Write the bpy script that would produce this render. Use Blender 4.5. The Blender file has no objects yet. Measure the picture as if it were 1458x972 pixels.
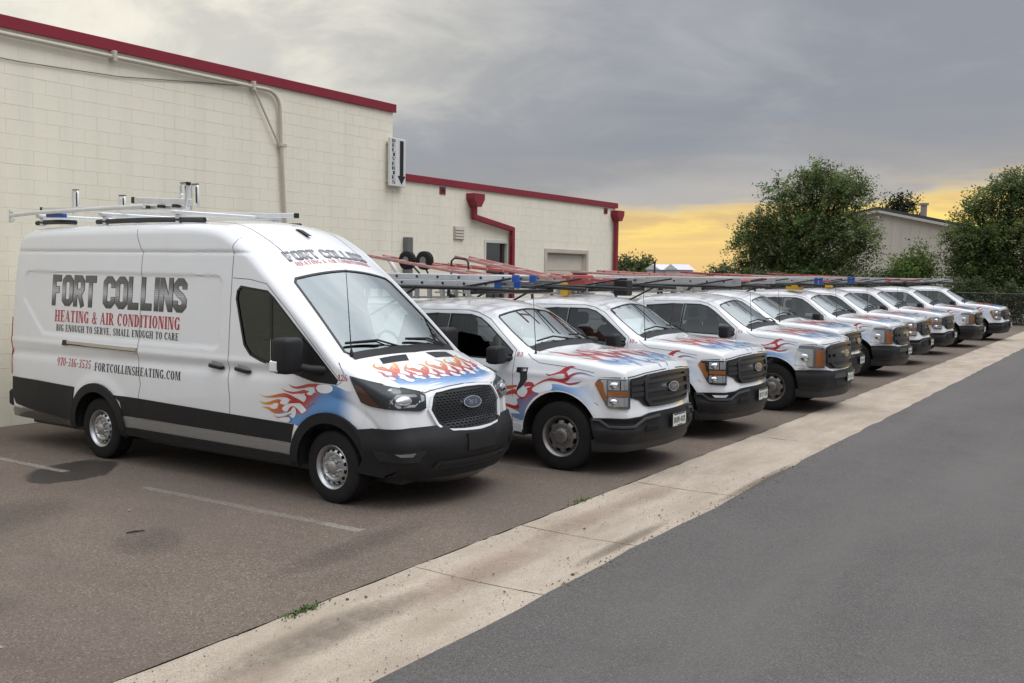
import bpy, bmesh, math, random
import numpy as np
from mathutils import Vector, Matrix
from mathutils.bvhtree import BVHTree
from math import radians, sin, cos, pi, atan2, sqrt
random.seed(7)
scene = bpy.context.scene
COL = scene.collection

# ---------------------------------------------------------------- camera
cd = bpy.data.cameras.new('camera'); cam = bpy.data.objects.new('camera', cd); COL.objects.link(cam)
CP = Vector((-8.2579, -6.6680, 2.3147))
CAMD = Vector((0.84089, 0.53643, -0.071715)); CAMR = Vector((0.538719, -0.842333, 0.016057)); CAMU = Vector((0.051795, 0.052136, 0.997296))
M = Matrix((CAMR, CAMU, -CAMD)).transposed().to_4x4(); M.translation = CP
cam.matrix_world = M
cd.sensor_width = 36; cd.lens = 35.47; cd.clip_start = .1; cd.clip_end = 4000
scene.camera = cam
scene.render.resolution_x = 1024; scene.render.resolution_y = 683
scene.view_settings.view_transform = 'Standard'; scene.view_settings.look = 'None'
scene.view_settings.gamma = 1.0; scene.view_settings.exposure = 0.48

# ---------------------------------------------------------------- world: overcast evening sky, glow under the cloud deck
w = bpy.data.worlds.new('World'); scene.world = w; w.use_nodes = True
SUN_EL, SUN_AZ = radians(64), radians(-75)     # soft light from high up, street side
def world_nodes():
    nt = w.node_tree; N = nt.nodes; K = nt.links; N.clear()
    def node(t, **k):
        n = N.new(t)
        for a, b in k.items(): setattr(n, a, b)
        return n
    def math_(op, a, b=None, c=None, clamp=False):
        n = node('ShaderNodeMath', operation=op, use_clamp=clamp)
        for i, x in enumerate((a, b, c)):
            if x is None: continue
            if isinstance(x, (int, float)): n.inputs[i].default_value = x
            else: K.new(x, n.inputs[i])
        return n.outputs[0]
    def mapr(x, a, b, c=0., d=1., smooth=True):
        n = node('ShaderNodeMapRange', interpolation_type='SMOOTHSTEP' if smooth else 'LINEAR')
        K.new(x, n.inputs[0])
        for i, v in enumerate((a, b, c, d)): n.inputs[i + 1].default_value = v
        return n.outputs[0]
    def mix(f, a, b, mode='MIX'):
        n = node('ShaderNodeMix', data_type='RGBA', blend_type=mode)
        if isinstance(f, float): n.inputs[0].default_value = f
        else: K.new(f, n.inputs[0])
        for i, x in ((6, a), (7, b)):
            if isinstance(x, tuple): n.inputs[i].default_value = (*x, 1)
            else: K.new(x, n.inputs[i])
        return n.outputs[2]
    tc = node('ShaderNodeTexCoord'); sep = node('ShaderNodeSeparateXYZ'); K.new(tc.outputs['Generated'], sep.inputs[0])
    x, y, z = sep.outputs
    za = math_('MAXIMUM', z, 0.0)
    # cloud deck coordinates: direction projected on a flat layer
    den = math_('ADD', za, .22)
    cx = math_('DIVIDE', x, den); cy = math_('DIVIDE', y, den)
    cmb = node('ShaderNodeCombineXYZ'); K.new(cx, cmb.inputs[0]); K.new(cy, cmb.inputs[1]); cmb.inputs[2].default_value = 3.1
    def noise(vec, scale, detail, rough, dist=0.):
        n = node('ShaderNodeTexNoise'); K.new(vec, n.inputs['Vector'])
        n.inputs['Scale'].default_value = scale; n.inputs['Detail'].default_value = detail
        n.inputs['Roughness'].default_value = rough; n.inputs['Distortion'].default_value = dist
        return n.outputs['Fac']
    big = noise(cmb.outputs[0], .62, 5, .55, .5)
    fine = noise(cmb.outputs[0], 2.3, 8, .60, .5)
    cl = math_('ADD', math_('MULTIPLY', big, .72), math_('MULTIPLY', fine, .28))
    cloudmask = mapr(cl, .43, .60)
    deck = mix(cloudmask, (.218, .230, .258), (.315, .322, .342))
    # overcast skies are brighter overhead
    lift = mapr(za, .26, .80, 1.0, 4.5)
    n = node('ShaderNodeVectorMath', operation='SCALE'); K.new(deck, n.inputs[0]); K.new(lift, n.inputs['Scale'])
    deck = n.outputs[0]
    # thinner, paler cloud towards the sunset flank (left of the glow)
    thin = math_('MULTIPLY', mapr(fine, .36, .62, .55, 1.), mapr(za, .08, .20))
    # the deck is thinnest towards the west-north-west, beyond the tall building
    thin = math_('MULTIPLY', thin, mapr(math_('ABSOLUTE', math_('SUBTRACT', math_('ARCTAN2', y, x), 1.05)), .20, .62, 1., .02))
    deck = mix(math_('MULTIPLY', thin, .8), deck, (.80, .755, .63))
    # glow strip below the deck in the west
    az = math_('ARCTAN2', y, x)
    azm = mapr(math_('ABSOLUTE', math_('SUBTRACT', az, .24)), .42, .74, 1., 0.)
    st = node('ShaderNodeCombineXYZ'); K.new(math_('MULTIPLY', az, 6.0), st.inputs[0]); K.new(math_('MULTIPLY', z, 46.), st.inputs[1]); st.inputs[2].default_value = .7
    streak = noise(st.outputs[0], .9, 6, .55, .3)
    edge = math_('ADD', z, math_('MULTIPLY', math_('SUBTRACT', streak, .5), .085))
    edge = math_('ADD', edge, math_('MULTIPLY', math_('SUBTRACT', az, .42), .075))
    gl = math_('MULTIPLY', mapr(edge, .046, .072, 1., 0.), azm)
    gcol = mix(mapr(streak, .36, .64), (.56, .39, .18), (.90, .66, .17))
    gcol = mix(mapr(z, .0, .05), (.66, .45, .19), gcol)
    halo = math_('MULTIPLY', math_('MULTIPLY', mapr(edge, .05, .14, 1., 0.), azm), .34)
    deck = mix(halo, deck, (.48, .40, .30))
    col = mix(gl, deck, gcol)
    sky = node('ShaderNodeTexSky', sky_type='NISHITA'); sky.sun_disc = False
    sky.sun_elevation = SUN_EL; sky.sun_rotation = pi / 2 - SUN_AZ
    n = node('ShaderNodeVectorMath', operation='SCALE'); K.new(sky.outputs[0], n.inputs[0]); n.inputs['Scale'].default_value = .05
    col = mix(.93, n.outputs[0], col)
    bg = node('ShaderNodeBackground'); K.new(col, bg.inputs[0]); bg.inputs[1].default_value = 1.0
    out = node('ShaderNodeOutputWorld'); K.new(bg.outputs[0], out.inputs[0])
world_nodes()

sl = bpy.data.lights.new('sun', 'SUN'); sl.energy = .9; sl.angle = radians(35); sl.color = (1, .975, .93)
so = bpy.data.objects.new('sun', sl); COL.objects.link(so)
sd = Vector((cos(SUN_EL) * cos(SUN_AZ), cos(SUN_EL) * sin(SUN_AZ), sin(SUN_EL)))
so.rotation_euler = sd.to_track_quat('Z', 'Y').to_euler()

# ---------------------------------------------------------------- materials
MATS = {}
def mat(name, col=(.5, .5, .5), rough=.5, metal=0., coat=0., spec=.5, var=0., vscale=3., bump=0., bscale=60., attr=False, coat_rough=.05, emit=None):
    if name in MATS: return MATS[name]
    m = bpy.data.materials.new(name); m.use_nodes = True
    nt = m.node_tree; b = nt.nodes['Principled BSDF']
    b.inputs['Base Color'].default_value = (*col, 1); b.inputs['Roughness'].default_value = rough
    b.inputs['Metallic'].default_value = metal; b.inputs['Coat Weight'].default_value = coat
    b.inputs['Coat Roughness'].default_value = coat_rough
    b.inputs['Specular IOR Level'].default_value = spec
    src = None
    if attr:
        a = nt.nodes.new('ShaderNodeVertexColor'); a.layer_name = 'Col'; src = a.outputs[0]
        nt.links.new(src, b.inputs['Base Color'])
    if var or bump:
        tc = nt.nodes.new('ShaderNodeTexCoord')
    if var:
        n = nt.nodes.new('ShaderNodeTexNoise'); n.inputs['Scale'].default_value = vscale; n.inputs['Detail'].default_value = 7; n.inputs['Roughness'].default_value = .62
        nt.links.new(tc.outputs['Object'], n.inputs['Vector'])
        mr = nt.nodes.new('ShaderNodeMapRange'); mr.inputs[1].default_value = .3; mr.inputs[2].default_value = .7
        mr.inputs[3].default_value = 1 - var; mr.inputs[4].default_value = 1 + var * .6
        nt.links.new(n.outputs['Fac'], mr.inputs[0])
        sc = nt.nodes.new('ShaderNodeVectorMath'); sc.operation = 'SCALE'
        if src: nt.links.new(src, sc.inputs[0])
        else: sc.inputs[0].default_value = col
        nt.links.new(mr.outputs[0], sc.inputs['Scale']); nt.links.new(sc.outputs[0], b.inputs['Base Color'])
    if bump:
        n = nt.nodes.new('ShaderNodeTexNoise'); n.inputs['Scale'].default_value = bscale; n.inputs['Detail'].default_value = 4
        nt.links.new(tc.outputs['Object'], n.inputs['Vector'])
        bn = nt.nodes.new('ShaderNodeBump'); bn.inputs['Strength'].default_value = bump; bn.inputs['Distance'].default_value = .01
        nt.links.new(n.outputs['Fac'], bn.inputs['Height']); nt.links.new(bn.outputs[0], b.inputs['Normal'])
    MATS[name] = m
    return m

def glass_mat(name, tint, refl=.06, rough=.0):
    m = bpy.data.materials.new(name); m.use_nodes = True; nt = m.node_tree; nt.nodes.clear()
    o = nt.nodes.new('ShaderNodeOutputMaterial'); mx = nt.nodes.new('ShaderNodeMixShader')
    t = nt.nodes.new('ShaderNodeBsdfTransparent'); t.inputs[0].default_value = (*tint, 1)
    g = nt.nodes.new('ShaderNodeBsdfGlossy'); g.inputs['Roughness'].default_value = rough; g.inputs[0].default_value = (.90, .97, .95, 1)
    lw = nt.nodes.new('ShaderNodeFresnel'); lw.inputs['IOR'].default_value = 1.55
    geo = nt.nodes.new('ShaderNodeNewGeometry')
    ad = nt.nodes.new('ShaderNodeMath'); ad.operation = 'ADD'; ad.use_clamp = True; ad.inputs[1].default_value = refl
    nt.links.new(lw.outputs[0], ad.inputs[0]); nt.links.new(ad.outputs[0], mx.inputs[0])
    nt.links.new(t.outputs[0], mx.inputs[1]); nt.links.new(g.outputs[0], mx.inputs[2]); nt.links.new(mx.outputs[0], o.inputs[0])
    MATS[name] = m
    return m

WHITE = (.785, .80, .805)
PAINT = mat('white_paint', WHITE, .26, coat=1., attr=True, var=.03, vscale=2.)
PRINT = mat('vinyl_print', WHITE, .32, coat=.8, attr=True)
BLACKP = mat('black_plastic', (.012, .012, .013), .55, spec=.35, var=.25, vscale=6, bump=.08, bscale=900)
GLOSSB = mat('gloss_black', (.012, .012, .013), .22, coat=.4)
RUBBER = mat('rubber', (.013, .0125, .012), .8, spec=.3, var=.3, vscale=8)
SEAL = mat('seal_black', (.010, .010, .011), .45)
SEAM = mat('seam_dark', (.06, .06, .062), .8)
CHROME = mat('chrome', (.78, .79, .80), .12, 1.)
SILVER = mat('wheel_silver', (.55, .56, .57), .34, 1., var=.12, vscale=9)
STEEL = mat('wheel_steel', (.30, .285, .265), .42, .85, var=.25, vscale=9)
ALU = mat('aluminium', (.62, .63, .635), .38, .9, var=.15, vscale=7)
ALUW = mat('pale_aluminium', (.74, .75, .75), .34, .55, var=.08, vscale=7)
DARKM = mat('dark_metal', (.02, .02, .021), .42, .2, var=.3, vscale=8)
REDF = mat('red_fibreglass', (.42, .085, .075), .5, var=.25, vscale=3)
PINKF = mat('faded_fibreglass', (.52, .23, .20), .6, var=.25, vscale=3)
BLUEP = mat('blue_plastic', (.02, .09, .36), .4)
YELP = mat('yellow_plastic', (.62, .36, .02), .45)
GREYP = mat('grey_plastic', (.22, .22, .22), .55, var=.15)
AMBER = mat('amber_lens', (.80, .27, .03), .25, coat=.6)
LAMPCLR = mat('lamp_reflector', (.85, .86, .87), .22, .45)
REDLENS = mat('red_lens', (.40, .015, .015), .2, coat=.6)
INTERIOR = mat('cabin_trim', (.055, .055, .058), .8)
SEATM = mat('seat_fabric', (.10, .10, .105), .9)
PAPER = mat('paper', (.62, .63, .60), .8)
GLASS_WS = glass_mat('windshield_glass', (.42, .54, .50), .32)
GLASS_SIDE = glass_mat('tinted_glass', (.16, .18, .18), .02)
LENS = glass_mat('lamp_lens', (.95, .96, .97), .0)
GRILP = mat('grille_plastic', (.019, .019, .020), .36)  # coloured lighter than the grille backing so the bars seem to catch light
CREASE = mat('relief_highlight', (.055, .055, .057), .5)  # painted highlight: lighter than the bumper plastic so its creases and step show
DIAMOND = mat('diamond_plate', (.36, .36, .36), .42, .8, bump=.8, bscale=70)

# ---------------------------------------------------------------- mesh helpers
def tag(o, label=None, cat=None, group=None, kind=None):
    if label: o['label'] = label
    if cat: o['category'] = cat
    if group: o['group'] = group
    if kind: o['kind'] = kind
    return o
def link(o, parent=None):
    COL.objects.link(o)
    if parent is not None: o.parent = parent
    return o
def empty(name, loc=(0, 0, 0), rz=0., parent=None):
    o = bpy.data.objects.new(name, None); o.location = loc; o.rotation_euler = (0, 0, rz); o.empty_display_size = .2
    return link(o, parent)
def mesh_obj(name, me, m, parent=None, loc=None):
    o = bpy.data.objects.new(name, me)
    if m is not None and not me.materials: me.materials.append(m)
    if loc is not None: o.location = loc
    return link(o, parent)
def from_bm(name, bm, m, parent=None, smooth=None, loc=None):
    bmesh.ops.recalc_face_normals(bm, faces=bm.faces[:])
    me = bpy.data.meshes.new(name); bm.to_mesh(me); bm.free()
    if smooth is not None:
        me.shade_smooth(); me.set_sharp_from_angle(angle=radians(smooth))
    return mesh_obj(name, me, m, parent, loc)
def b_box(bm, x0, x1, y0, y1, z0, z1, bev=0., mtx=None, seg=1):
    r = bmesh.ops.create_cube(bm, size=1.)
    vs = r['verts']
    for v in vs:
        v.co = Vector(((x0 + x1) / 2 + v.co.x * (x1 - x0), (y0 + y1) / 2 + v.co.y * (y1 - y0), (z0 + z1) / 2 + v.co.z * (z1 - z0)))
    if bev:
        es = list({e for v in vs for e in v.link_edges})
        rr = bmesh.ops.bevel(bm, geom=es, offset=bev, segments=seg, affect='EDGES', profile=.5)
        vs = list({v for f in rr['faces'] for v in f.verts} | {v for v in vs if v.is_valid})
    if mtx is not None:
        for v in vs: v.co = mtx @ v.co
    return vs
def b_tube(bm, pts, r, n=8, closed=False, caps=True):
    pts = [Vector(p) for p in pts]; rings = []; L = len(pts)
    prev = None
    for i, p in enumerate(pts):
        if closed: t = pts[(i + 1) % L] - pts[i - 1]
        else: t = (pts[min(i + 1, L - 1)] - pts[max(i - 1, 0)])
        t.normalize()
        a = prev if prev is not None else (Vector((0, 0, 1)) if abs(t.z) < .9 else Vector((1, 0, 0)))
        s = t.cross(a).normalized(); a = s.cross(t).normalized(); prev = a
        rr = r[i] if isinstance(r, (list, tuple)) else r
        rings.append([bm.verts.new(p + (s * cos(2 * pi * k / n) + a * sin(2 * pi * k / n)) * rr) for k in range(n)])
    rng = range(L if closed else L - 1)
    for i in rng:
        A, B = rings[i], rings[(i + 1) % L]
        for k in range(n): bm.faces.new((A[k], A[(k + 1) % n], B[(k + 1) % n], B[k]))
    if caps and not closed:
        bm.faces.new(rings[0][::-1]); bm.faces.new(rings[-1])
def b_lathe(bm, prof, n, axis='X', c=(0, 0, 0), closed=False):
    c = Vector(c); rings = []
    for (a, r) in prof:
        ring = []
        for k in range(n):
            t = 2 * pi * k / n
            p = {'X': Vector((a, r * cos(t), r * sin(t))), 'Z': Vector((r * cos(t), r * sin(t), a)), 'Y': Vector((r * sin(t), a, r * cos(t)))}[axis]
            ring.append(bm.verts.new(c + p))
        rings.append(ring)
    m = len(rings)
    for i in range(m if closed else m - 1):
        A, B = rings[i], rings[(i + 1) % m]
        for k in range(n): bm.faces.new((A[k], A[(k + 1) % n], B[(k + 1) % n], B[k]))
    return rings
def b_prism(bm, poly, y0, y1, plane='XZ'):
    def P(a, b, c): return {'XZ': (a, c, b), 'YZ': (c, a, b), 'XY': (a, b, c)}[plane]
    A = [bm.verts.new(P(a, b, y0)) for a, b in poly]; B = [bm.verts.new(P(a, b, y1)) for a, b in poly]
    bm.faces.new(A); bm.faces.new(B[::-1]); n = len(poly)
    for i in range(n): bm.faces.new((A[i], B[i], B[(i + 1) % n], A[(i + 1) % n]))
def box(name, x0, x1, y0, y1, z0, z1, m, parent=None, bev=0., mtx=None, seg=1):
    bm = bmesh.new(); b_box(bm, x0, x1, y0, y1, z0, z1, bev, mtx, seg)
    return from_bm(name, bm, m, parent, 35 if bev else None)
def tube(name, pts, r, m, parent=None, n=8, closed=False):
    bm = bmesh.new(); b_tube(bm, pts, r, n, closed); return from_bm(name, bm, m, parent, 50)
def catmull(P, n=8, closed=False):
    P = [np.array(p, float) for p in P]; out = []; L = len(P)
    rng = range(L) if closed else range(L - 1)
    for i in rng:
        p1, p2 = P[i], P[(i + 1) % L]
        p0 = P[i - 1] if (closed or i > 0) else 2 * p1 - p2
        p3 = P[(i + 2) % L] if (closed or i + 2 < L) else 2 * p2 - p1
        for k in range(n):
            t = k / n
            out.append(.5 * ((2 * p1) + (p2 - p0) * t + (2 * p0 - 5 * p1 + 4 * p2 - p3) * t * t + (3 * p1 - p0 - 3 * p2 + p3) * t ** 3))
    if not closed: out.append(P[-1])
    return out
def copy_tree(o, parent=None):
    c = o.copy(); COL.objects.link(c); c.parent = parent
    for ch in list(o.children): copy_tree(ch, c)
    return c
# ---------------------------------------------------------------- vehicle library
# vehicle space: u forward, v to the vehicle's right, z up -> local (-v, -u, z)
def L(u, v, z): return Vector((-v, -u, z))
def lerp_tab(tab):
    xs = np.array([t[0] for t in tab]); ys = np.array([t[1] for t in tab])
    def f(x):
        i = np.clip(np.searchsorted(xs, x) - 1, 0, len(xs) - 2)
        t = np.clip((x - xs[i]) / (xs[i + 1] - xs[i]), 0, 1)
        # monotone-ish cubic with finite difference slopes
        d = np.gradient(ys, xs)
        h = xs[i + 1] - xs[i]
        return ((2 * t ** 3 - 3 * t ** 2 + 1) * ys[i] + (t ** 3 - 2 * t ** 2 + t) * h * d[i] + (-2 * t ** 3 + 3 * t ** 2) * ys[i + 1] + (t ** 3 - t ** 2) * h * d[i + 1])
    return f
def sstep(x, a, b):
    t = np.clip((x - a) / (b - a), 0, 1); return t * t * (3 - 2 * t)

def car_body(outline, P, T, zb, feats, ds, nt, nv):
    """closed hull: outline = edge profile (u, z, crown, edge radius) from rear bottom over the roof to front bottom"""
    ctl = np.array(catmull(outline, 12))
    seg = np.linalg.norm(np.diff(ctl[:, :2], axis=0), axis=1); s = np.concatenate([[0], np.cumsum(seg)])
    n = int(s[-1] / ds); si = np.linspace(0, s[-1], n + 1)
    E = np.stack([np.interp(si, s, ctl[:, k]) for k in range(4)], 1)
    tan = np.gradient(E[:, :2], axis=0); tan /= np.linalg.norm(tan, axis=1)[:, None]
    nor = np.stack([-tan[:, 1], tan[:, 0]], 1)      # outward (left of travel rear->front over the top)
    adv = np.maximum(np.abs(np.diff(E[:, 0])), .12 * np.linalg.norm(np.diff(E[:, :2], axis=0), axis=1))
    g = np.concatenate([[0], np.cumsum(adv)]); g /= g[-1]
    ub = E[0, 0] + .01 + (E[-1, 0] - E[0, 0] - .02) * g
    tau = np.linspace(0, 1, nt + 1) ** 1.5
    U = E[:, 0][:, None] * (1 - tau) + ub[:, None] * tau
    Z = E[:, 1][:, None] * (1 - tau) + zb * tau
    Vb = P(U) * T(Z) + feats(U, Z)
    D = np.full(U.shape, 9.); R = np.zeros(U.shape)
    A = E[:-1, :2]; B = E[1:, :2]; AB = B - A; q = (AB ** 2).sum(1)
    for i in range(U.shape[0]):
        pts = np.stack([U[i], Z[i]], 1)
        t = np.clip(((pts[:, None] - A) * AB).sum(2) / q, 0, 1)
        dd = np.linalg.norm(pts[:, None] - (A + t[..., None] * AB), axis=2)
        k = dd.argmin(1); D[i] = dd[np.arange(len(k)), k]; R[i] = E[k, 3]
    D[:, 0] = 0; R[:, 0] = E[:, 3]
    gap = np.maximum(0, R - D)
    V = Vb - R + np.sqrt(np.maximum(0, R * R - gap * gap))
    verts = []; m = nt + 1; N = n + 1
    for sgn in (1, -1):
        for i in range(N):
            for j in range(m): verts.append((-sgn * V[i, j], -U[i, j], Z[i, j]))
    rid = lambda i, j: i * m + j
    lid = lambda i, j: N * m + i * m + j
    base = len(verts); ss = np.linspace(-1, 1, nv + 1)[1:-1]
    for i in range(N):
        h = V[i, 0]
        for a in ss:
            c = E[i, 2] * (1 - a * a)
            verts.append((-h * a, -(E[i, 0] + nor[i, 0] * c), E[i, 1] + nor[i, 1] * c))
    def tid(i, k):          # k=0 left edge ... nv right edge
        if k == 0: return lid(i, 0)
        if k == nv: return rid(i, 0)
        return base + i * (nv - 1) + k - 1
    F = []
    for i in range(n):
        for j in range(nt):
            F.append((rid(i, j), rid(i, j + 1), rid(i + 1, j + 1), rid(i + 1, j)))
            F.append((lid(i, j), lid(i + 1, j), lid(i + 1, j + 1), lid(i, j + 1)))
        for k in range(nv): F.append((tid(i, k), tid(i, k + 1), tid(i + 1, k + 1), tid(i + 1, k)))
        F.append((rid(i, nt), lid(i, nt), lid(i + 1, nt), rid(i + 1, nt)))
    F.append([tid(0, k) for k in range(nv, -1, -1)][::1] + [lid(0, j) for j in range(1, m)] + [rid(0, j) for j in range(nt, 0, -1)])
    F.append([tid(n, k) for k in range(nv + 1)] + [rid(n, j) for j in range(1, m)] + [lid(n, j) for j in range(nt, 0, -1)])
    bm = bmesh.new(); bv = [bm.verts.new(v) for v in verts]
    for f in F:
        try: bm.faces.new([bv[k] for k in f])
        except ValueError: pass
    bmesh.ops.remove_doubles(bm, verts=bm.verts[:], dist=.0004)
    bmesh.ops.recalc_face_normals(bm, faces=bm.faces[:])
    return bm

class Surf:
    def __init__(s, bm): s.t = BVHTree.FromBMesh(bm)
    def hit(s, o, d):
        p, n, i, q = s.t.ray_cast(o, d.normalized(), 20.)
        if p is None:
            p, n, i, q = s.t.find_nearest(o + d.normalized() * 2.)
        if n.dot(d) > 0: n = -n
        return p, n
# projections: (a, b) -> ray
def pj_side(sg=1):
    return lambda a, b: (L(a, 3 * sg, b), Vector((sg, 0, 0)))
AXU = -.3
def pj_wrap(a, b):          # a = degrees round the nose (0 straight ahead, + to the right)
    t = radians(a); d = L(cos(t), sin(t), 0)
    return L(AXU, 0, b) + d * 4, -d
def TH(u, v): return math.degrees(atan2(v, u - AXU))
def pj_top(a, b): return L(b, a, 6.), Vector((0, 0, -1))        # a = v, b = u
def pj_slope(u0, z0, u1, z1):
    ex = Vector((0, 0, 0)); e = Vector((u1 - u0, z1 - z0)).normalized(); nn = Vector((-e.y, e.x))
    if nn.y < 0: nn = -nn
    def f(a, b):
        p = L(u0 + e.x * b, a, z0 + e.y * b); d = L(nn.x, 0, nn.y)
        return p + d * 2.5, -d
    return f

def conform(name, polys, surf, pj, off, m, parent=None, grid=.06, gridb=None, thick=0., colf=None, smooth=True, step=.00025, layers=4, fz=None):
    """lay 2-D polygons on the body surface; thick>0 gives the piece side walls"""
    bm = bmesh.new(); lay = bm.verts.layers.float.new('o')
    for k, poly in enumerate(polys):
        vs = [bm.verts.new((p[0], p[1], 0)) for p in poly]
        for v in vs: v[lay] = (k % layers) * step
        try: bm.faces.new(vs)
        except ValueError: pass
    gridb = gridb or grid
    xs = [v.co.x for v in bm.verts]; ys = [v.co.y for v in bm.verts]
    for ax, g, lo, hi in ((0, grid, min(xs), max(xs)), (1, gridb, min(ys), max(ys))):
        k = math.floor(lo / g) + 1
        while k * g < hi:
            co = [0, 0, 0]; co[ax] = k * g; no = [0, 0, 0]; no[ax] = 1
            bmesh.ops.bisect_plane(bm, geom=bm.verts[:] + bm.edges[:] + bm.faces[:], plane_co=co, plane_no=no, dist=1e-6)
            k += 1
    bmesh.ops.triangulate(bm, faces=[f for f in bm.faces if len(f.verts) > 4])
    pos2 = {}
    if thick:
        ext = bmesh.ops.extrude_edge_only(bm, edges=[e for e in bm.edges if e.is_boundary])
        low = {g for g in ext['geom'] if isinstance(g, bmesh.types.BMVert)}
    else: low = set()
    cl = bm.loops.layers.float_color.new('Col') if colf else None
    if colf:
        for f in bm.faces:
            for lp in f.loops:
                c = colf(lp.vert.co.x, lp.vert.co.y); lp[cl] = (*c, 1)
    for v in bm.verts:
        o, d = pj(v.co.x, v.co.y); p, n = surf.hit(o, d)
        h = off + v[lay]
        if fz: h += fz(v.co.x, v.co.y)
        v.co = p + n * ((h - thick) if v in low else h)
    if thick: bmesh.ops.recalc_face_normals(bm, faces=bm.faces[:])
    bm.faces.ensure_lookup_table(); bm.normal_update(); flip = []
    big = max(bm.faces, key=lambda f: f.calc_area()) if thick else None
    for f in ([big] if thick else bm.faces):
        c = f.calc_center_median(); q = surf.t.find_nearest(c)
        if q[0] is not None and f.normal.dot(q[1]) < 0: flip.append(f)
    if flip: bmesh.ops.reverse_faces(bm, faces=bm.faces[:] if thick else flip)
    me = bpy.data.meshes.new(name); bm.to_mesh(me); bm.free()
    if smooth: me.shade_smooth(); me.set_sharp_from_angle(angle=radians(40))
    return mesh_obj(name, me, m, parent)

def stroke_poly(pts, ws):
    """variable-width ribbon outline around a centre line"""
    P = [np.array(p, float) for p in pts]; n = len(P); Lf = []; Rt = []
    for i in range(n):
        t = P[min(i + 1, n - 1)] - P[max(i - 1, 0)]; t /= (np.linalg.norm(t) + 1e-9); nr = np.array([-t[1], t[0]])
        wd = ws[i] / 2
        Lf.append(P[i] + nr * wd); Rt.append(P[i] - nr * wd)
    return Lf, Rt
def strip(pts, w):
    """quads of constant width, mitred"""
    P = [np.array(p, float) for p in pts]; n = len(P); out = []
    A = []; closed = np.linalg.norm(P[0] - P[-1]) < 1e-6
    if closed: P = P[:-1]; n -= 1
    for i in range(n):
        a = P[(i - 1) % n] if (closed or i > 0) else None; b = P[(i + 1) % n] if (closed or i < n - 1) else None
        d1 = (P[i] - a) / np.linalg.norm(P[i] - a) if a is not None else None
        d2 = (b - P[i]) / np.linalg.norm(b - P[i]) if b is not None else None
        if d1 is None: d1 = d2
        if d2 is None: d2 = d1
        n1 = np.array([-d1[1], d1[0]]); n2 = np.array([-d2[1], d2[0]]); mm = n1 + n2; mm /= np.linalg.norm(mm) + 1e-9
        k = w / 2 / max(.35, mm.dot(n1)); A.append((P[i] + mm * k, P[i] - mm * k))
    for i in range(n if closed else n - 1):
        (a, b), (c, d) = A[i], A[(i + 1) % n]; out.append([a, b, d, c])
    return out
def tongue(pts, w0, w1=.0, belly=.25, n=7):
    """flame lick: w0 at the root (last point) tapering to a tip at the first point; list of quads"""
    c = catmull(pts, n); k = len(c)
    ws = []
    for i in range(k):
        t = i / (k - 1)
        ws.append(max(.002, w1 + (w0 - w1) * (t ** .75) * (1 + belly * sin(pi * t))))
    A, B = stroke_poly(c, ws)
    return [[A[i], B[i], B[i + 1], A[i + 1]] for i in range(k - 1)]
def blob(pts, n=5): return [catmull(pts, n, closed=True)]

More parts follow.
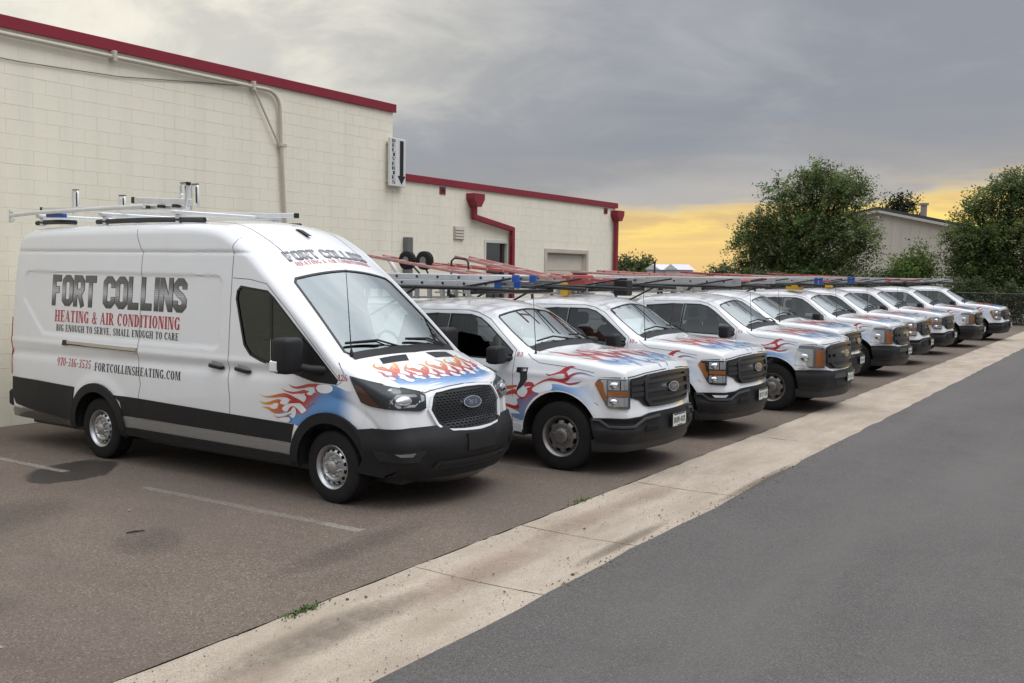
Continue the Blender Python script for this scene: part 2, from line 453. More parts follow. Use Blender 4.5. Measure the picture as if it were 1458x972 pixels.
# ------- slab-serif lettering and block lettering, drawn as polygons
def _ring(cx, cy, rx, ry, sx, sy, a0, a1, n=10):
    out = []
    for i in range(n):
        t0 = radians(a0 + (a1 - a0) * i / n); t1 = radians(a0 + (a1 - a0) * (i + 1) / n)
        o = lambda t, k: (cx + (rx - k * sx) * cos(t), cy + (ry - k * sy) * sin(t))
        out.append([o(t0, 0), o(t1, 0), o(t1, 1), o(t0, 1)])
    return out
def _r(x0, y0, x1, y1): return [[(x0, y0), (x1, y0), (x1, y1), (x0, y1)]]
def _q(*p): return [list(p)]
def slab_glyph(ch):
    S, t, e = .19, .075, .05
    def stem(x): return _r(x, 0, x + S, 1) + _r(x - e, 0, x, t) + _r(x + S, 0, x + S + e, t) + _r(x - e, 1 - t, x, 1) + _r(x + S, 1 - t, x + S + e, 1)
    def thin(x, w=.08): return _r(x, 0, x + w, 1) + _r(x - e, 1 - t, x, 1) + _r(x + w, 1 - t, x + w + e, 1)
    W = .56
    if ch == 'H': return stem(.05) + stem(.43) + _r(.24, .46, .43, .54), .72
    if ch == 'E': return stem(.05) + _r(.24, 0, .5, t) + _r(.24, 1 - t, .5, 1) + _r(.24, .47, .38, .54) + _r(.36, .38, .41, .63) + _r(.46, t, .5, .26) + _r(.46, .76, .5, 1 - t), .58
    if ch == 'F': return stem(.05) + _r(.24, 1 - t, .5, 1) + _r(.24, .47, .38, .54) + _r(.36, .38, .41, .63) + _r(.46, .74, .5, 1 - t), .55
    if ch == 'L': return stem(.05) + _r(.24, 0, .5, t) + _r(.45, t, .5, .3), .56
    if ch == 'I': return stem(.06), .32
    if ch == 'T': return _r(.2, 0, .2 + S, 1) + _r(.14, 0, .2, t) + _r(.39, 0, .45, t) + _r(.02, 1 - t, .2, 1) + _r(.39, 1 - t, .57, 1) + _r(.02, .72, .065, 1 - t) + _r(.525, .72, .57, 1 - t), .62
    if ch == 'A': return _q((.02, 0), (.09, 0), (.32, .98), (.25, 1)) + _q((.37, 0), (.57, 0), (.36, 1), (.22, 1)) + _r(.14, .27, .42, .34) + _r(-.02, 0, .02, t) + _r(.57, 0, .61, t), .63
    if ch == 'N': return thin(.06) + _r(.02, 0, .06, t) + _r(.14, 0, .18, t) + _q((.1, 1), (.3, 1), (.56, 0), (.4, 0)) + thin(.5) , .66
    if ch == 'M': return thin(.06) + _r(.02, 0, .06, t) + _r(.14, 0, .18, t) + _q((.1, 1), (.28, 1), (.42, .1), (.34, 0)) + _q((.38, 0), (.42, .1), (.6, 1), (.54, 1)) + stem(.56), .84
    if ch == 'V': return _q((.02, 1), (.22, 1), (.37, 0), (.27, 0)) + _q((.3, 0), (.36, 0), (.57, 1), (.5, 1)) + _r(-.01, 1 - t, .02, 1) + _r(.44, 1 - t, .62, 1), .62
    if ch == 'Y': return _q((.02, 1), (.22, 1), (.37, .42), (.22, .42)) + _q((.33, .42), (.38, .5), (.57, 1), (.5, 1)) + _r(.21, 0, .39, .42) + _r(.15, 0, .45, t), .6
    if ch in 'OQ': return _ring(.3, .5, .28, .51, .185, .09, 0, 360, 22), .62
    if ch == 'C': return _ring(.3, .5, .28, .51, .185, .09, 42, 318, 18) + _r(.46, .66, .52, 1), .59
    if ch == 'G': return _ring(.3, .5, .28, .51, .185, .09, 42, 330, 18) + _r(.46, .66, .52, 1) + _r(.38, .02, .56, .44) + _r(.33, .40, .6, .46), .64
    if ch == 'D': return stem(.05) + _ring(.22, .5, .34, .5, .19, .08, -90, 90, 14), .62
    if ch == 'U': return _r(.06, .3, .06 + S, 1) + _r(0.01, 1 - t, .3, 1) + _ring(.3, .32, .24, .33, .18, .09, 180, 360, 12) + _r(.46, .3, .54, 1) + _r(.41, 1 - t, .59, 1), .62
    if ch == 'B': return stem(.05) + _ring(.24, .74, .26, .26, .17, .07, -90, 90, 9) + _ring(.24, .26, .3, .28, .18, .08, -90, 90, 9), .6
    if ch == 'R': return stem(.05) + _ring(.24, .73, .28, .27, .18, .07, -90, 90, 9) + _q((.26, .47), (.42, .47), (.58, 0), (.42, 0)) + _r(.56, 0, .62, t), .64
    if ch == 'P': return stem(.05) + _ring(.24, .72, .28, .28, .18, .07, -90, 90, 9), .58
    if ch == 'S': return _ring(.27, .73, .23, .28, .15, .09, 40, 255, 10) + _ring(.27, .27, .24, .29, .15, .09, -140, 80, 10) + _q((.1, .66), (.2, .72), (.46, .34), (.36, .28)) + _r(.42, .7, .48, 1) + _r(.04, 0, .1, .3), .55
    if ch == 'W': return _q((.02, 1), (.2, 1), (.33, 0), (.24, 0)) + _q((.27, 0), (.33, 0), (.48, 1), (.4, 1)) + _q((.4, 1), (.56, 1), (.7, 0), (.6, 0)) + _q((.64, 0), (.7, 0), (.86, 1), (.79, 1)), .88
    if ch == '&': return _ring(.28, .78, .16, .22, .1, .07, -60, 240, 12) + _ring(.26, .27, .24, .29, .16, .08, 60, 330, 12) + _q((.16, .66), (.28, .72), (.6, 0), (.44, 0)) + _r(.44, .42, .62, .5), .66
    if ch == ',': return _r(.06, -.02, .2, .14) + _q((.12, 0), (.2, 0), (.12, -.18), (.06, -.18)), .3
    if ch == '.': return _r(.06, 0, .2, .15), .3
    if ch == '-': return _r(.04, .4, .32, .52), .36
    if ch == '0': return _ring(.27, .5, .25, .51, .16, .09, 0, 360, 20), .55
    if ch == '1': return _r(.14, 0, .33, 1) + _r(.05, 0, .42, t) + _q((.03, .78), (.14, .82), (.14, 1), (.1, .94)), .46
    if ch == '2': return _ring(.27, .72, .23, .29, .15, .09, -20, 180, 10) + _q((.34, .62), (.5, .66), (.22, .12), (.04, .12)) + _r(.04, 0, .52, .15) + _r(.46, .15, .52, .3), .57
    if ch == '3': return _ring(.25, .75, .23, .26, .15, .08, -90, 160, 10) + _ring(.25, .26, .25, .28, .16, .08, -160, 90, 10) + _r(.16, .46, .3, .54), .55
    if ch == '4': return _r(.3, 0, .46, 1) + _q((.02, .3), (.1, .3), (.32, 1), (.26, 1)) + _r(.02, .24, .56, .32) + _r(.22, 0, .54, t), .58
    if ch == '5': return _r(.08, .48, .15, 1) + _r(.08, .86, .48, 1) + _ring(.25, .3, .25, .32, .17, .09, -150, 120, 12), .55
    if ch == '6': return _ring(.27, .29, .25, .3, .16, .08, 0, 360, 16) + _ring(.29, .5, .27, .51, .16, .09, 60, 190, 9), .56
    if ch == '7': return _r(.04, .84, .52, 1) + _q((.34, .84), (.52, .84), (.34, 0), (.14, 0)) + _r(.04, .66, .1, .84), .54
    if ch == '8': return _ring(.27, .75, .22, .26, .14, .08, 0, 360, 14) + _ring(.27, .26, .25, .28, .16, .08, 0, 360, 14), .56
    if ch == '9': return _ring(.27, .71, .25, .3, .16, .08, 0, 360, 16) + _ring(.25, .5, .27, .51, .16, .09, -120, 10, 9), .56
    if ch == 'K': return stem(.05) + _q((.24, .4), (.3, .48), (.54, 1), (.46, 1)) + _q((.28, .56), (.4, .62), (.6, 0), (.42, 0)), .62
    if ch == 'Z': return _r(.04, .88, .5, 1) + _r(.04, 0, .5, .12) + _q((.32, .88), (.5, .88), (.22, .12), (.04, .12)), .54
    return [], .3
def slab_text(s, x0, y0, h, width):
    """polygons of a line of lettering, squeezed to the given width"""
    gl = []; x = 0.
    for ch in s:
        g, a = slab_glyph(ch); gl.append((g, x)); x += a + .03
    k = width / x; out = []
    for g, gx in gl:
        for poly in g: out.append([(x0 + (gx + p[0]) * k, y0 + p[1] * h) for p in poly])
    return out
BLOCK = {   # centre lines on a 1 x 1 cell
    'F': [[(.14, 0), (.14, 1)], [(.14, .9), (.62, .9)], [(.14, .52), (.5, .52)]],
    'O': [[(.14, .2), (.14, .8), (.28, .9), (.5, .9), (.64, .8), (.64, .2), (.5, .1), (.28, .1), (.14, .2)]],
    'R': [[(.14, 0), (.14, 1)], [(.14, .9), (.5, .9), (.62, .8), (.62, .58), (.5, .46), (.14, .46)], [(.38, .46), (.64, 0)]],
    'T': [[(.36, 0), (.36, 1)], [(.0, .9), (.72, .9)]],
    'C': [[(.64, .66), (.64, .8), (.5, .9), (.28, .9), (.14, .8), (.14, .2), (.28, .1), (.5, .1), (.64, .2), (.64, .34)]],
    'L': [[(.14, 1), (.14, .0)], [(.14, .1), (.66, .1)]],
    'I': [[(.14, 0), (.14, 1)]],
    'N': [[(.13, 0), (.13, 1)], [(.65, 0), (.65, 1)], [(.15, .95), (.63, .05)]],
    'S': [[(.64, .7), (.64, .8), (.5, .9), (.28, .9), (.14, .8), (.14, .66), (.28, .56), (.5, .46), (.64, .34), (.64, .2), (.5, .1), (.28, .1), (.14, .2), (.14, .32)]]}
BADV = {'I': .32, 'F': .70, 'T': .78, ' ': .42}
def block_text(s, x0, y0, h, width, w, extra=0.):
    gl = []; x = 0.
    for ch in s:
        gl.append((ch, x)); x += BADV.get(ch, .80)
    k = width / x; out = []
    for ch, gx in gl:
        for pl in BLOCK.get(ch, []):
            pts = [(x0 + (gx + p[0]) * k, y0 + p[1] * h) for p in pl]
            if extra and np.linalg.norm(np.array(pts[0]) - np.array(pts[-1])) > 1e-6:
                a, b = np.array(pts[0]), np.array(pts[1]); pts[0] = tuple(a - (b - a) / np.linalg.norm(b - a) * extra)
                a, b = np.array(pts[-1]), np.array(pts[-2]); pts[-1] = tuple(a - (b - a) / np.linalg.norm(b - a) * extra)
            out += strip(pts, w + 2 * extra)
    return out

def block_letters(parent, surf, pj, s, x0, y0, h, width, w, extra, ink, face, colf, mirror=False):
    x = 0.; adv = []
    for ch in s: adv.append(x); x += BADV.get(ch, .80)
    k = width / x
    for ch, gx in zip(s, adv):
        if ch == ' ': continue
        f = lambda polys: [[((-a if mirror else a), b) for a, b in q] for q in polys]
        wk = BADV.get(ch, .80) * k
        o = conform('letter', f(block_text(ch, x0 + gx * k, y0, h, wk, w, extra)), surf, pj, .0012, ink, parent, .10, layers=6)
        conform('letter_face', f(block_text(ch, x0 + gx * k, y0, h, wk, w)), surf, pj, .0036, face, o, .05, colf=colf, layers=6)

def finish_body(bm, cutters, doors, colf, root, m, bname='body'):
    """boolean the openings, split the doors off along their seams, keep the shading of the whole"""
    me = bpy.data.meshes.new('hull'); bm.to_mesh(me); ob = bpy.data.objects.new('hull', me); COL.objects.link(ob)
    tmp = [ob]
    for c in cutters:
        bmesh.ops.recalc_face_normals(c, faces=c.faces[:])
        cm = bpy.data.meshes.new('cut'); c.to_mesh(cm); c.free(); co = bpy.data.objects.new('cut', cm); COL.objects.link(co); tmp.append(co)
        md = ob.modifiers.new('b', 'BOOLEAN'); md.object = co; md.operation = 'DIFFERENCE'; md.solver = 'EXACT'
    dg = bpy.context.evaluated_depsgraph_get(); dg.update()
    em = bpy.data.meshes.new_from_object(ob.evaluated_get(dg))
    b2 = bmesh.new(); b2.from_mesh(em)
    for o in tmp: bpy.data.objects.remove(o)
    for poly in doors.values():
        k = len(poly); us = [p[0] for p in poly]; zs = [p[1] for p in poly]
        for i in range(k):
            (a, c), (d, e) = poly[i], poly[(i + 1) % k]
            lo_u, hi_u = min(us) - .15, max(us) + .15
            fs = [f for f in b2.faces if f.calc_center_median().x < -.3 and lo_u < -f.calc_center_median().y < hi_u]
            gs = list({v for f in fs for v in f.verts}) + list({q for f in fs for q in f.edges}) + fs
            bmesh.ops.bisect_plane(b2, geom=gs, plane_co=L(a, 0, c), plane_no=L(-(e - c), 0, d - a), dist=1e-5)
    bmesh.ops.triangulate(b2, faces=[f for f in b2.faces if len(f.verts) > 4])
    cl = b2.loops.layers.float_color.new('Col'); hull = BVHTree.FromBMesh(bm)
    skin = {f for f in b2.faces if hull.find_nearest(f.calc_center_median())[3] < .012}
    for f in b2.faces:
        for lp in f.loops:
            p = lp.vert.co; lp[cl] = (*colf(-p.y, -p.x, p.z), 1) if f in skin else (.03, .03, .031, 1)
    def inside(u, z, poly):
        r = False; k = len(poly)
        for i in range(k):
            (x0, y0), (x1, y1) = poly[i], poly[i - 1]
            if (y0 > z) != (y1 > z) and u < (x1 - x0) * (z - y0) / (y1 - y0) + x0: r = not r
        return r
    b2.to_mesh(em); em.shade_smooth(); em.set_sharp_from_angle(angle=radians(32))
    nrm = np.zeros(len(em.loops) * 3, np.float32); em.corner_normals.foreach_get('vector', nrm); nrm = nrm.reshape(-1, 3)
    b2.faces.ensure_lookup_table()
    groups = {}
    for f in b2.faces:
        c = f.calc_center_median(); key = bname
        if c.x < -.3:
            for dn, poly in doors.items():
                if inside(-c.y, c.z, poly): key = dn; break
        groups.setdefault(key, []).append(f.index)
    vco = np.zeros(len(em.vertices) * 3, np.float32); em.vertices.foreach_get('co', vco); vco = vco.reshape(-1, 3)
    cols = np.zeros(len(em.loops) * 4, np.float32); em.color_attributes['Col'].data.foreach_get('color', cols); cols = cols.reshape(-1, 4)
    out = {}
    for key, fl in groups.items():
        vm = {}; F = []; nn = []; cc = []
        for fi in fl:
            pl = em.polygons[fi]; face = []
            for li in pl.loop_indices:
                vi = em.loops[li].vertex_index; face.append(vm.setdefault(vi, len(vm))); nn.append(nrm[li]); cc.append(cols[li])
            F.append(face)
        V = [None] * len(vm)
        for a, b in vm.items(): V[b] = vco[a].tolist()
        mm = bpy.data.meshes.new(key.split('.')[0]); mm.from_pydata(V, [], F)
        ca = mm.color_attributes.new('Col', 'FLOAT_COLOR', 'CORNER'); ca.data.foreach_set('color', np.array(cc, np.float32).ravel())
        mm.shade_smooth(); mm.normals_split_custom_set([tuple(map(float, q)) for q in nn])
        out[key] = mesh_obj(key.split('.')[0], mm, m, root)
    b2.free()
    return out

# ------- wheels
def wheel_mesh(kind, R, wd, rim_r, sgn=1):
    """returns meshes (tyre, rim, dark hub well) centred on the axle, outer face towards -x (vehicle right)"""
    n = 44
    bm = bmesh.new(); h = wd / 2
    prof = [(-h * .78, rim_r), (-h * .96, rim_r + .012), (-h * 1.0, rim_r + (R - rim_r) * .45), (-h * .97, R - .035), (-h * .84, R - .010), (-h * .80, R - .003)]
    for k in range(5):
        x0 = -h * .78 + k * h * 1.56 / 5; x1 = x0 + h * 1.56 / 5
        prof += [(x0 + .004, R), (x1 - .008, R), (x1 - .006, R - .009), (x1 + .001, R - .009)]
    prof += [(h * .8, R - .003), (h * .97, R - .035), (h, rim_r + (R - rim_r) * .45), (h * .96, rim_r + .012), (h * .78, rim_r)]
    b_lathe(bm, prof, n); bmesh.ops.recalc_face_normals(bm, faces=bm.faces[:])
    ty = bpy.data.meshes.new('tyre'); bm.to_mesh(ty); bm.free(); ty.shade_smooth(); ty.set_sharp_from_angle(angle=radians(35)); ty.materials.append(RUBBER)
    bm = bmesh.new(); r0 = rim_r
    if kind == 'van':
        rings = [(-h * .86, r0 + .010), (-h * .92, r0 + .002), (-h * .84, r0 - .014), (-h * .62, r0 - .026), (-h * .42, r0 - .034)]
        b_lathe(bm, rings, 56)
        nh = 14; seg = nh * 6
        rr = [r0 - .034, r0 - .042, r0 - .050, r0 - .064, r0 - .072]; xx = [-h * .42, -h * .60, -h * .68, -h * .74, -h * .76]
        hole = lambda k, j: j in (1, 2) and k % 6 in (1, 2, 3)
        cen = [(-h * .76, r0 - .072), (-h * .76, r0 - .082), (-h * .66, r0 - .090), (-h * .62, r0 - .10), (-h * .70, .068), (-h * .95, .060), (-h * 1.0, .052), (-h * 1.02, .02), (-h * 1.02, .001)]
    else:
        rings = [(-h * .86, r0 + .010), (-h * .92, r0 + .002), (-h * .82, r0 - .016), (-h * .60, r0 - .028), (-h * .35, r0 - .036)]
        b_lathe(bm, rings, 56)
        nh = 8; seg = nh * 8
        rr = [r0 - .036, r0 - .047, r0 - .062, r0 - .080, r0 - .096]; xx = [-h * .35, -h * .46, -h * .56, -h * .62, -h * .64]
        hole = lambda k, j: j in (1, 2) and k % 8 in (1, 2, 3, 4)
        cen = [(-h * .64, r0 - .096), (-h * .66, r0 - .104), (-h * .60, .098), (-h * .62, .090), (-h * .86, .084), (-h * .93, .068), (-h * .95, .03), (-h * .95, .001)]
    vr = [[bm.verts.new((xx[j], rr[j] * cos(2 * pi * k / seg), rr[j] * sin(2 * pi * k / seg))) for k in range(seg)] for j in range(5)]
    for j in range(4):
        for k in range(seg):
            if hole(k, j): continue
            bm.faces.new((vr[j][k], vr[j][(k + 1) % seg], vr[j + 1][(k + 1) % seg], vr[j + 1][k]))
    # hole walls
    for e in [e for e in bm.edges if e.is_boundary]:
        pass
    ext = bmesh.ops.extrude_edge_only(bm, edges=[e for e in bm.edges if e.is_boundary and all(rr[4] + .002 < sqrt(v.co.y ** 2 + v.co.z ** 2) < rr[0] - .002 for v in e.verts)])
    for g in ext['geom']:
        if isinstance(g, bmesh.types.BMVert): g.co.x += .022
    b_lathe(bm, cen, 40)
    if kind == 'van':
        for k in range(6):
            t = 2 * pi * k / 6 + .3; b_lathe(bm, [(-h * .62, .014), (-h * .95, .013), (-h * 1.0, .008), (-h * 1.0, .0005)], 8, 'X', (0, .088 * cos(t), .088 * sin(t)))
    else:
        for k in range(6):
            t = 2 * pi * k / 6 + .2; b_lathe(bm, [(-h * .5, .010), (-h * .74, .009), (-h * .76, .0005)], 8, 'X', (0, .112 * cos(t), .098 * sin(t)))
    bmesh.ops.recalc_face_normals(bm, faces=bm.faces[:])
    ri = bpy.data.meshes.new('rim'); bm.to_mesh(ri); bm.free(); ri.shade_smooth(); ri.set_sharp_from_angle(angle=radians(38)); ri.materials.append(SILVER if kind == 'van' else STEEL)
    bm = bmesh.new(); b_lathe(bm, [(-h * .2, r0 - .02), (-h * .2, .001)], 32); b_lathe(bm, [(-h * .2, r0 - .004), (h * .8, r0 - .004)], 32)
    br = bpy.data.meshes.new('brake_drum'); bm.to_mesh(br); bm.free(); br.materials.append(SEAL)
    return ty, ri, br
def add_wheel(meshes, root, u, v, z, flip=False, steer=0.):
    e = empty('wheel', L(u, v, z), (pi if flip else 0) + steer, root)
    for nm, me in zip(('tyre', 'rim', 'brake_drum'), meshes): mesh_obj(nm, me, None, e)
    return e
# ---------------------------------------------------------------- ground
def asphalt(name, c0, c1, speck, scale, wear=None, bumpd=.004):
    m = bpy.data.materials.new(name); m.use_nodes = True; nt = m.node_tree; N = nt.nodes; K = nt.links
    b = N['Principled BSDF']; b.inputs['Roughness'].default_value = .88; b.inputs['Specular IOR Level'].default_value = .3
    tc = N.new('ShaderNodeTexCoord')
    def noise(s, d=6, r=.6, vec=None):
        n = N.new('ShaderNodeTexNoise'); n.inputs['Scale'].default_value = s; n.inputs['Detail'].default_value = d; n.inputs['Roughness'].default_value = r
        K.new(vec or tc.outputs['Object'], n.inputs['Vector']); return n.outputs['Fac']
    def mr(x, a, b_, c=0., d=1.):
        n = N.new('ShaderNodeMapRange'); K.new(x, n.inputs[0])
        for i, v in enumerate((a, b_, c, d)): n.inputs[i + 1].default_value = v
        return n.outputs[0]
    def mix(f, a, b_, mode='MIX'):
        n = N.new('ShaderNodeMix'); n.data_type = 'RGBA'; n.blend_type = mode
        if isinstance(f, float): n.inputs[0].default_value = f
        else: K.new(f, n.inputs[0])
        for i, x in ((6, a), (7, b_)):
            if isinstance(x, tuple): n.inputs[i].default_value = (*x, 1)
            else: K.new(x, n.inputs[i])
        return n.outputs[2]
    base = mix(mr(noise(.55, 8, .65), .32, .68), c0, c1)
    # aggregate: cells of different stones
    v = N.new('ShaderNodeTexVoronoi'); v.inputs['Scale'].default_value = scale; K.new(tc.outputs['Object'], v.inputs['Vector'])
    sp = N.new('ShaderNodeSeparateColor'); K.new(v.outputs['Color'], sp.inputs[0])
    base = mix(mr(sp.outputs[0], .80, .97), base, speck)
    base = mix(mr(sp.outputs[1], .72, .95, 0., .7), base, tuple(x * .35 for x in c0))
    base = mix(mr(noise(2.3, 5, .6), .55, .75, 0., .35), base, tuple(x * .62 for x in c0))
    if wear:
        mp = N.new('ShaderNodeMapping'); mp.inputs['Scale'].default_value = wear[0]; K.new(tc.outputs['Object'], mp.inputs[0])
        base = mix(mr(noise(1., 5, .6, mp.outputs[0]), .42, .66, 0., wear[1]), base, wear[2])
    K.new(base, b.inputs['Base Color'])
    bp = N.new('ShaderNodeBump'); bp.inputs['Strength'].default_value = .6; bp.inputs['Distance'].default_value = bumpd
    K.new(v.outputs['Distance'], bp.inputs['Height']); K.new(bp.outputs[0], b.inputs['Normal'])
    return m
LOT = asphalt('lot_asphalt', (.130, .100, .078), (.170, .134, .106), (.27, .23, .195), 110, ((.5, .22, 1.), .5, (.105, .086, .075)))
ROAD = asphalt('road_asphalt', (.088, .082, .077), (.108, .101, .094), (.175, .165, .155), 150, ((.10, .75, 1.), .5, (.130, .122, .114)), bumpd=.002)
CONC = asphalt('gutter_concrete', (.375, .312, .243), (.47, .40, .318), (.56, .50, .43), 210, ((.9, 2.6, 1.), .58, (.27, .22, .165)), bumpd=.0015)
DIRT = asphalt('far_ground', (.12, .105, .085), (.17, .15, .12), (.2, .18, .15), 30)
def sheet(name, poly, z, m, kind='structure', parent=None):
    bm = bmesh.new(); bm.faces.new([bm.verts.new((x, y, z)) for x, y in poly]); o = from_bm(name, bm, m, parent)
    if o.data.polygons[0].normal.z < 0: o.data.flip_normals()
    if kind: o['kind'] = kind
    return o
sheet('ground', [(-900, -900), (2500, -900), (2500, 1600), (-900, 1600)], -.03, DIRT)
YU, YL = -1.93, -3.10
sheet('parking_lot', [(-60, YU + .02), (46, YU + .02), (46, 30), (-60, 30)], 0., LOT)
# street, with the new overlay lapping the gutter in places
ed = [(-60, YL - .02)]
rr_ = random.Random(2); x = -12.
while x < 52:
    lap = .0 if x < 1.7 else .02
    ed.append((x, YL + rr_.uniform(-.02, .03) + lap)); x += .45
ed.append((60, YL)); ed += [(200, YL - .3), (200, -60), (-60, -60)]
sheet('street', ed, .006, ROAD)
# gutter slabs with joints
gut = sheet('gutter', [(-60, YU + .05), (46, YU + .05), (46, YL - .05), (-60, YL - .05)], -.012, mat('joint_dirt', (.09, .075, .06), .95, var=.3))
def slab(x0, x1):
    bm = bmesh.new(); n = 14; r = random.Random(int(x0 * 100))
    # gentle swale across, worn front edge
    xs = [x0 + (x1 - x0) * i / 16 for i in range(17)]; rows = []
    for i, xx in enumerate(xs):
        a = YU + r.uniform(-.012, .012); row = []
        for j in range(n + 1):
            t = j / n; row.append(bm.verts.new((xx, a + (YL - .03 - a) * t, .004 - .012 * sin(pi * t) + r.uniform(-.0012, .0012))))
        rows.append(row)
    for i in range(16):
        for j in range(n): bm.faces.new((rows[i][j], rows[i + 1][j], rows[i + 1][j + 1], rows[i][j + 1]))
    o = from_bm('concrete_slab', bm, CONC, gut, 60)
    if o.data.polygons[0].normal.z < 0: o.data.flip_normals()
    return o
js = [-13.9, -9.98, -6.05, -2.185, -.62, 1.72, 5.6, 9.5, 13.4, 17.3, 21.2, 25.1, 29., 32.9, 36.8, 40.7]
for a, b_ in zip(js[:-1], js[1:]): slab(a + .006, b_ - .006)
# red sand washed along the gutter
def patch(name, pts, z, m, kind='stuff', lab=None, cat=None):
    o = sheet(name, [tuple(q) for q in catmull(pts, 6, closed=True)], z, m, kind)
    if lab: tag(o, lab, cat)
    return o
def soft_mat(name, col, scale, thr, rough=.95, wid=.22, amax=1.):
    """thin deposit broken up by noise, fading at its ragged edge"""
    m = bpy.data.materials.new(name); m.use_nodes = True; nt = m.node_tree; N = nt.nodes; K = nt.links; b = N['Principled BSDF']
    b.inputs['Base Color'].default_value = (*col, 1); b.inputs['Roughness'].default_value = rough
    tc = N.new('ShaderNodeTexCoord'); n = N.new('ShaderNodeTexNoise'); n.inputs['Scale'].default_value = scale; n.inputs['Detail'].default_value = 9; n.inputs['Roughness'].default_value = .72
    K.new(tc.outputs['Object'], n.inputs['Vector'])
    at = N.new('ShaderNodeVertexColor'); at.layer_name = 'Col'
    sp = N.new('ShaderNodeSeparateColor'); K.new(at.outputs[0], sp.inputs[0])
    ml = N.new('ShaderNodeMath'); ml.operation = 'ADD'; K.new(n.outputs['Fac'], ml.inputs[0]); K.new(sp.outputs[0], ml.inputs[1])
    mr = N.new('ShaderNodeMapRange'); K.new(ml.outputs[0], mr.inputs[0]); mr.inputs[1].default_value = thr; mr.inputs[2].default_value = thr + wid; mr.inputs[4].default_value = amax
    K.new(mr.outputs[0], b.inputs['Alpha'])
    return m
def deposit(name, cx, cy, lx, ly, z, m, rot=0., lab=None):
    bm = bmesh.new(); cl = bm.loops.layers.float_color.new('Col'); nx, ny = 26, 12; g = []
    for i in range(nx + 1):
        row = []
        for j in range(ny + 1):
            a, b_ = (i / nx - .5) * lx, (j / ny - .5) * ly
            row.append(bm.verts.new((cx + a * cos(rot) - b_ * sin(rot), cy + a * sin(rot) + b_ * cos(rot), z)))
        g.append(row)
    for i in range(nx):
        for j in range(ny):
            f = bm.faces.new((g[i][j], g[i + 1][j], g[i + 1][j + 1], g[i][j + 1]))
            for lp, (p, q) in zip(f.loops, ((i, j), (i + 1, j), (i + 1, j + 1), (i, j + 1))):
                d = 1 - ((p / nx * 2 - 1) ** 2 + (q / ny * 2 - 1) ** 2); d = max(0, d); lp[cl] = (d, d, d, 1)
    me = bpy.data.meshes.new(name); bm.to_mesh(me); bm.free(); o = mesh_obj(name, me, m)
    tag(o, lab, 'deposit', None, 'stuff'); return o
SAND = soft_mat('red_sand', (.31, .215, .16), 22., .80, .95, .9, .45)
DSAND = soft_mat('dark_grit', (.15, .12, .09), 20., .82, .95, .8, .6)
OIL = soft_mat('damp_stain', (.040, .034, .030), 3., .66, .5, .25, .72)
TAR = soft_mat('tyre_dust', (.075, .064, .057), 3.2, .72, .9, 1.0, .30)
for cx, cy, lx, ly, rot, m in ((-1.9, -2.42, 3.4, .55, .03, SAND), (-.1, -2.30, 2.4, .45, -.02, SAND), (1.2, -2.35, 1.8, .45, .0, SAND), (-3.6, -2.35, 2.6, .5, .0, DSAND), (-5.2, -2.5, 3.0, .5, 0., SAND), (-.6, -2.95, 2.4, .2, 0, DSAND), (2.6, -3.06, 3.4, .2, 0, DSAND)):
    deposit('gutter_sand', cx, cy, lx, ly, .0125, m, rot, 'reddish sand washed along the concrete gutter')
deposit('oil_stain', -1.55, 3.35, 1.5, .95, .0035, OIL, .5, 'dark damp stain on the asphalt beside the rear van wheel')
for cx, cy, lx, ly, rot in ((-3.2, 2.0, 2.2, 1.2, .3), (-2.9, .3, 1.1, .7, .8), (-4.6, 1.0, 2.0, 1.0, 0), (-2.0, -1.2, 2.6, .5, 0.05), (-4.9, -.2, 1.6, .7, .2)):
    deposit('tyre_dust', cx, cy, lx, ly, .0045, TAR, rot, 'darker scuffed patch on the brown parking asphalt')
# stall lines, worn thin
def line_mat():
    m = soft_mat('stall_paint', (.48, .455, .415), 26., .36, .8, .45, .62); return m
LP = line_mat()
def stall(x, y0, y1, wear=.30, w=.10, lab='worn white stall line painted on the asphalt'):
    bm = bmesh.new(); cl = bm.loops.layers.float_color.new('Col'); n = 40; A = []
    r = random.Random(int(x * 77) + int(y0 * 10))
    for i in range(n + 1):
        y = y0 + (y1 - y0) * i / n; A.append((bm.verts.new((x - w / 2 + r.uniform(-.006, .006), y, .004)), bm.verts.new((x + w / 2 + r.uniform(-.006, .006), y, .004))))
    for i in range(n):
        f = bm.faces.new((A[i][0], A[i][1], A[i + 1][1], A[i + 1][0])); t = i / n
        d = wear(t) if callable(wear) else wear
        for lp in f.loops: lp[cl] = (d, d, d, 1)
    me = bpy.data.meshes.new('stall_line'); bm.to_mesh(me); bm.free(); o = mesh_obj('stall_line', me, LP); tag(o, kind='structure'); return o
stall(-1.62, -.90, 5.0, lambda t: .10 if t < .07 else (-.02 if t < .5 else (-.16 if t < .72 else .10)))
stall(1.66, -.88, 5.0, -.06)
stall(-4.95, -.95, 5.0, lambda t: .2 if t < .1 else -.08)
for k in range(2, 11): stall(1.66 + (k - 1) * 3.45, -.9, 5., .05)
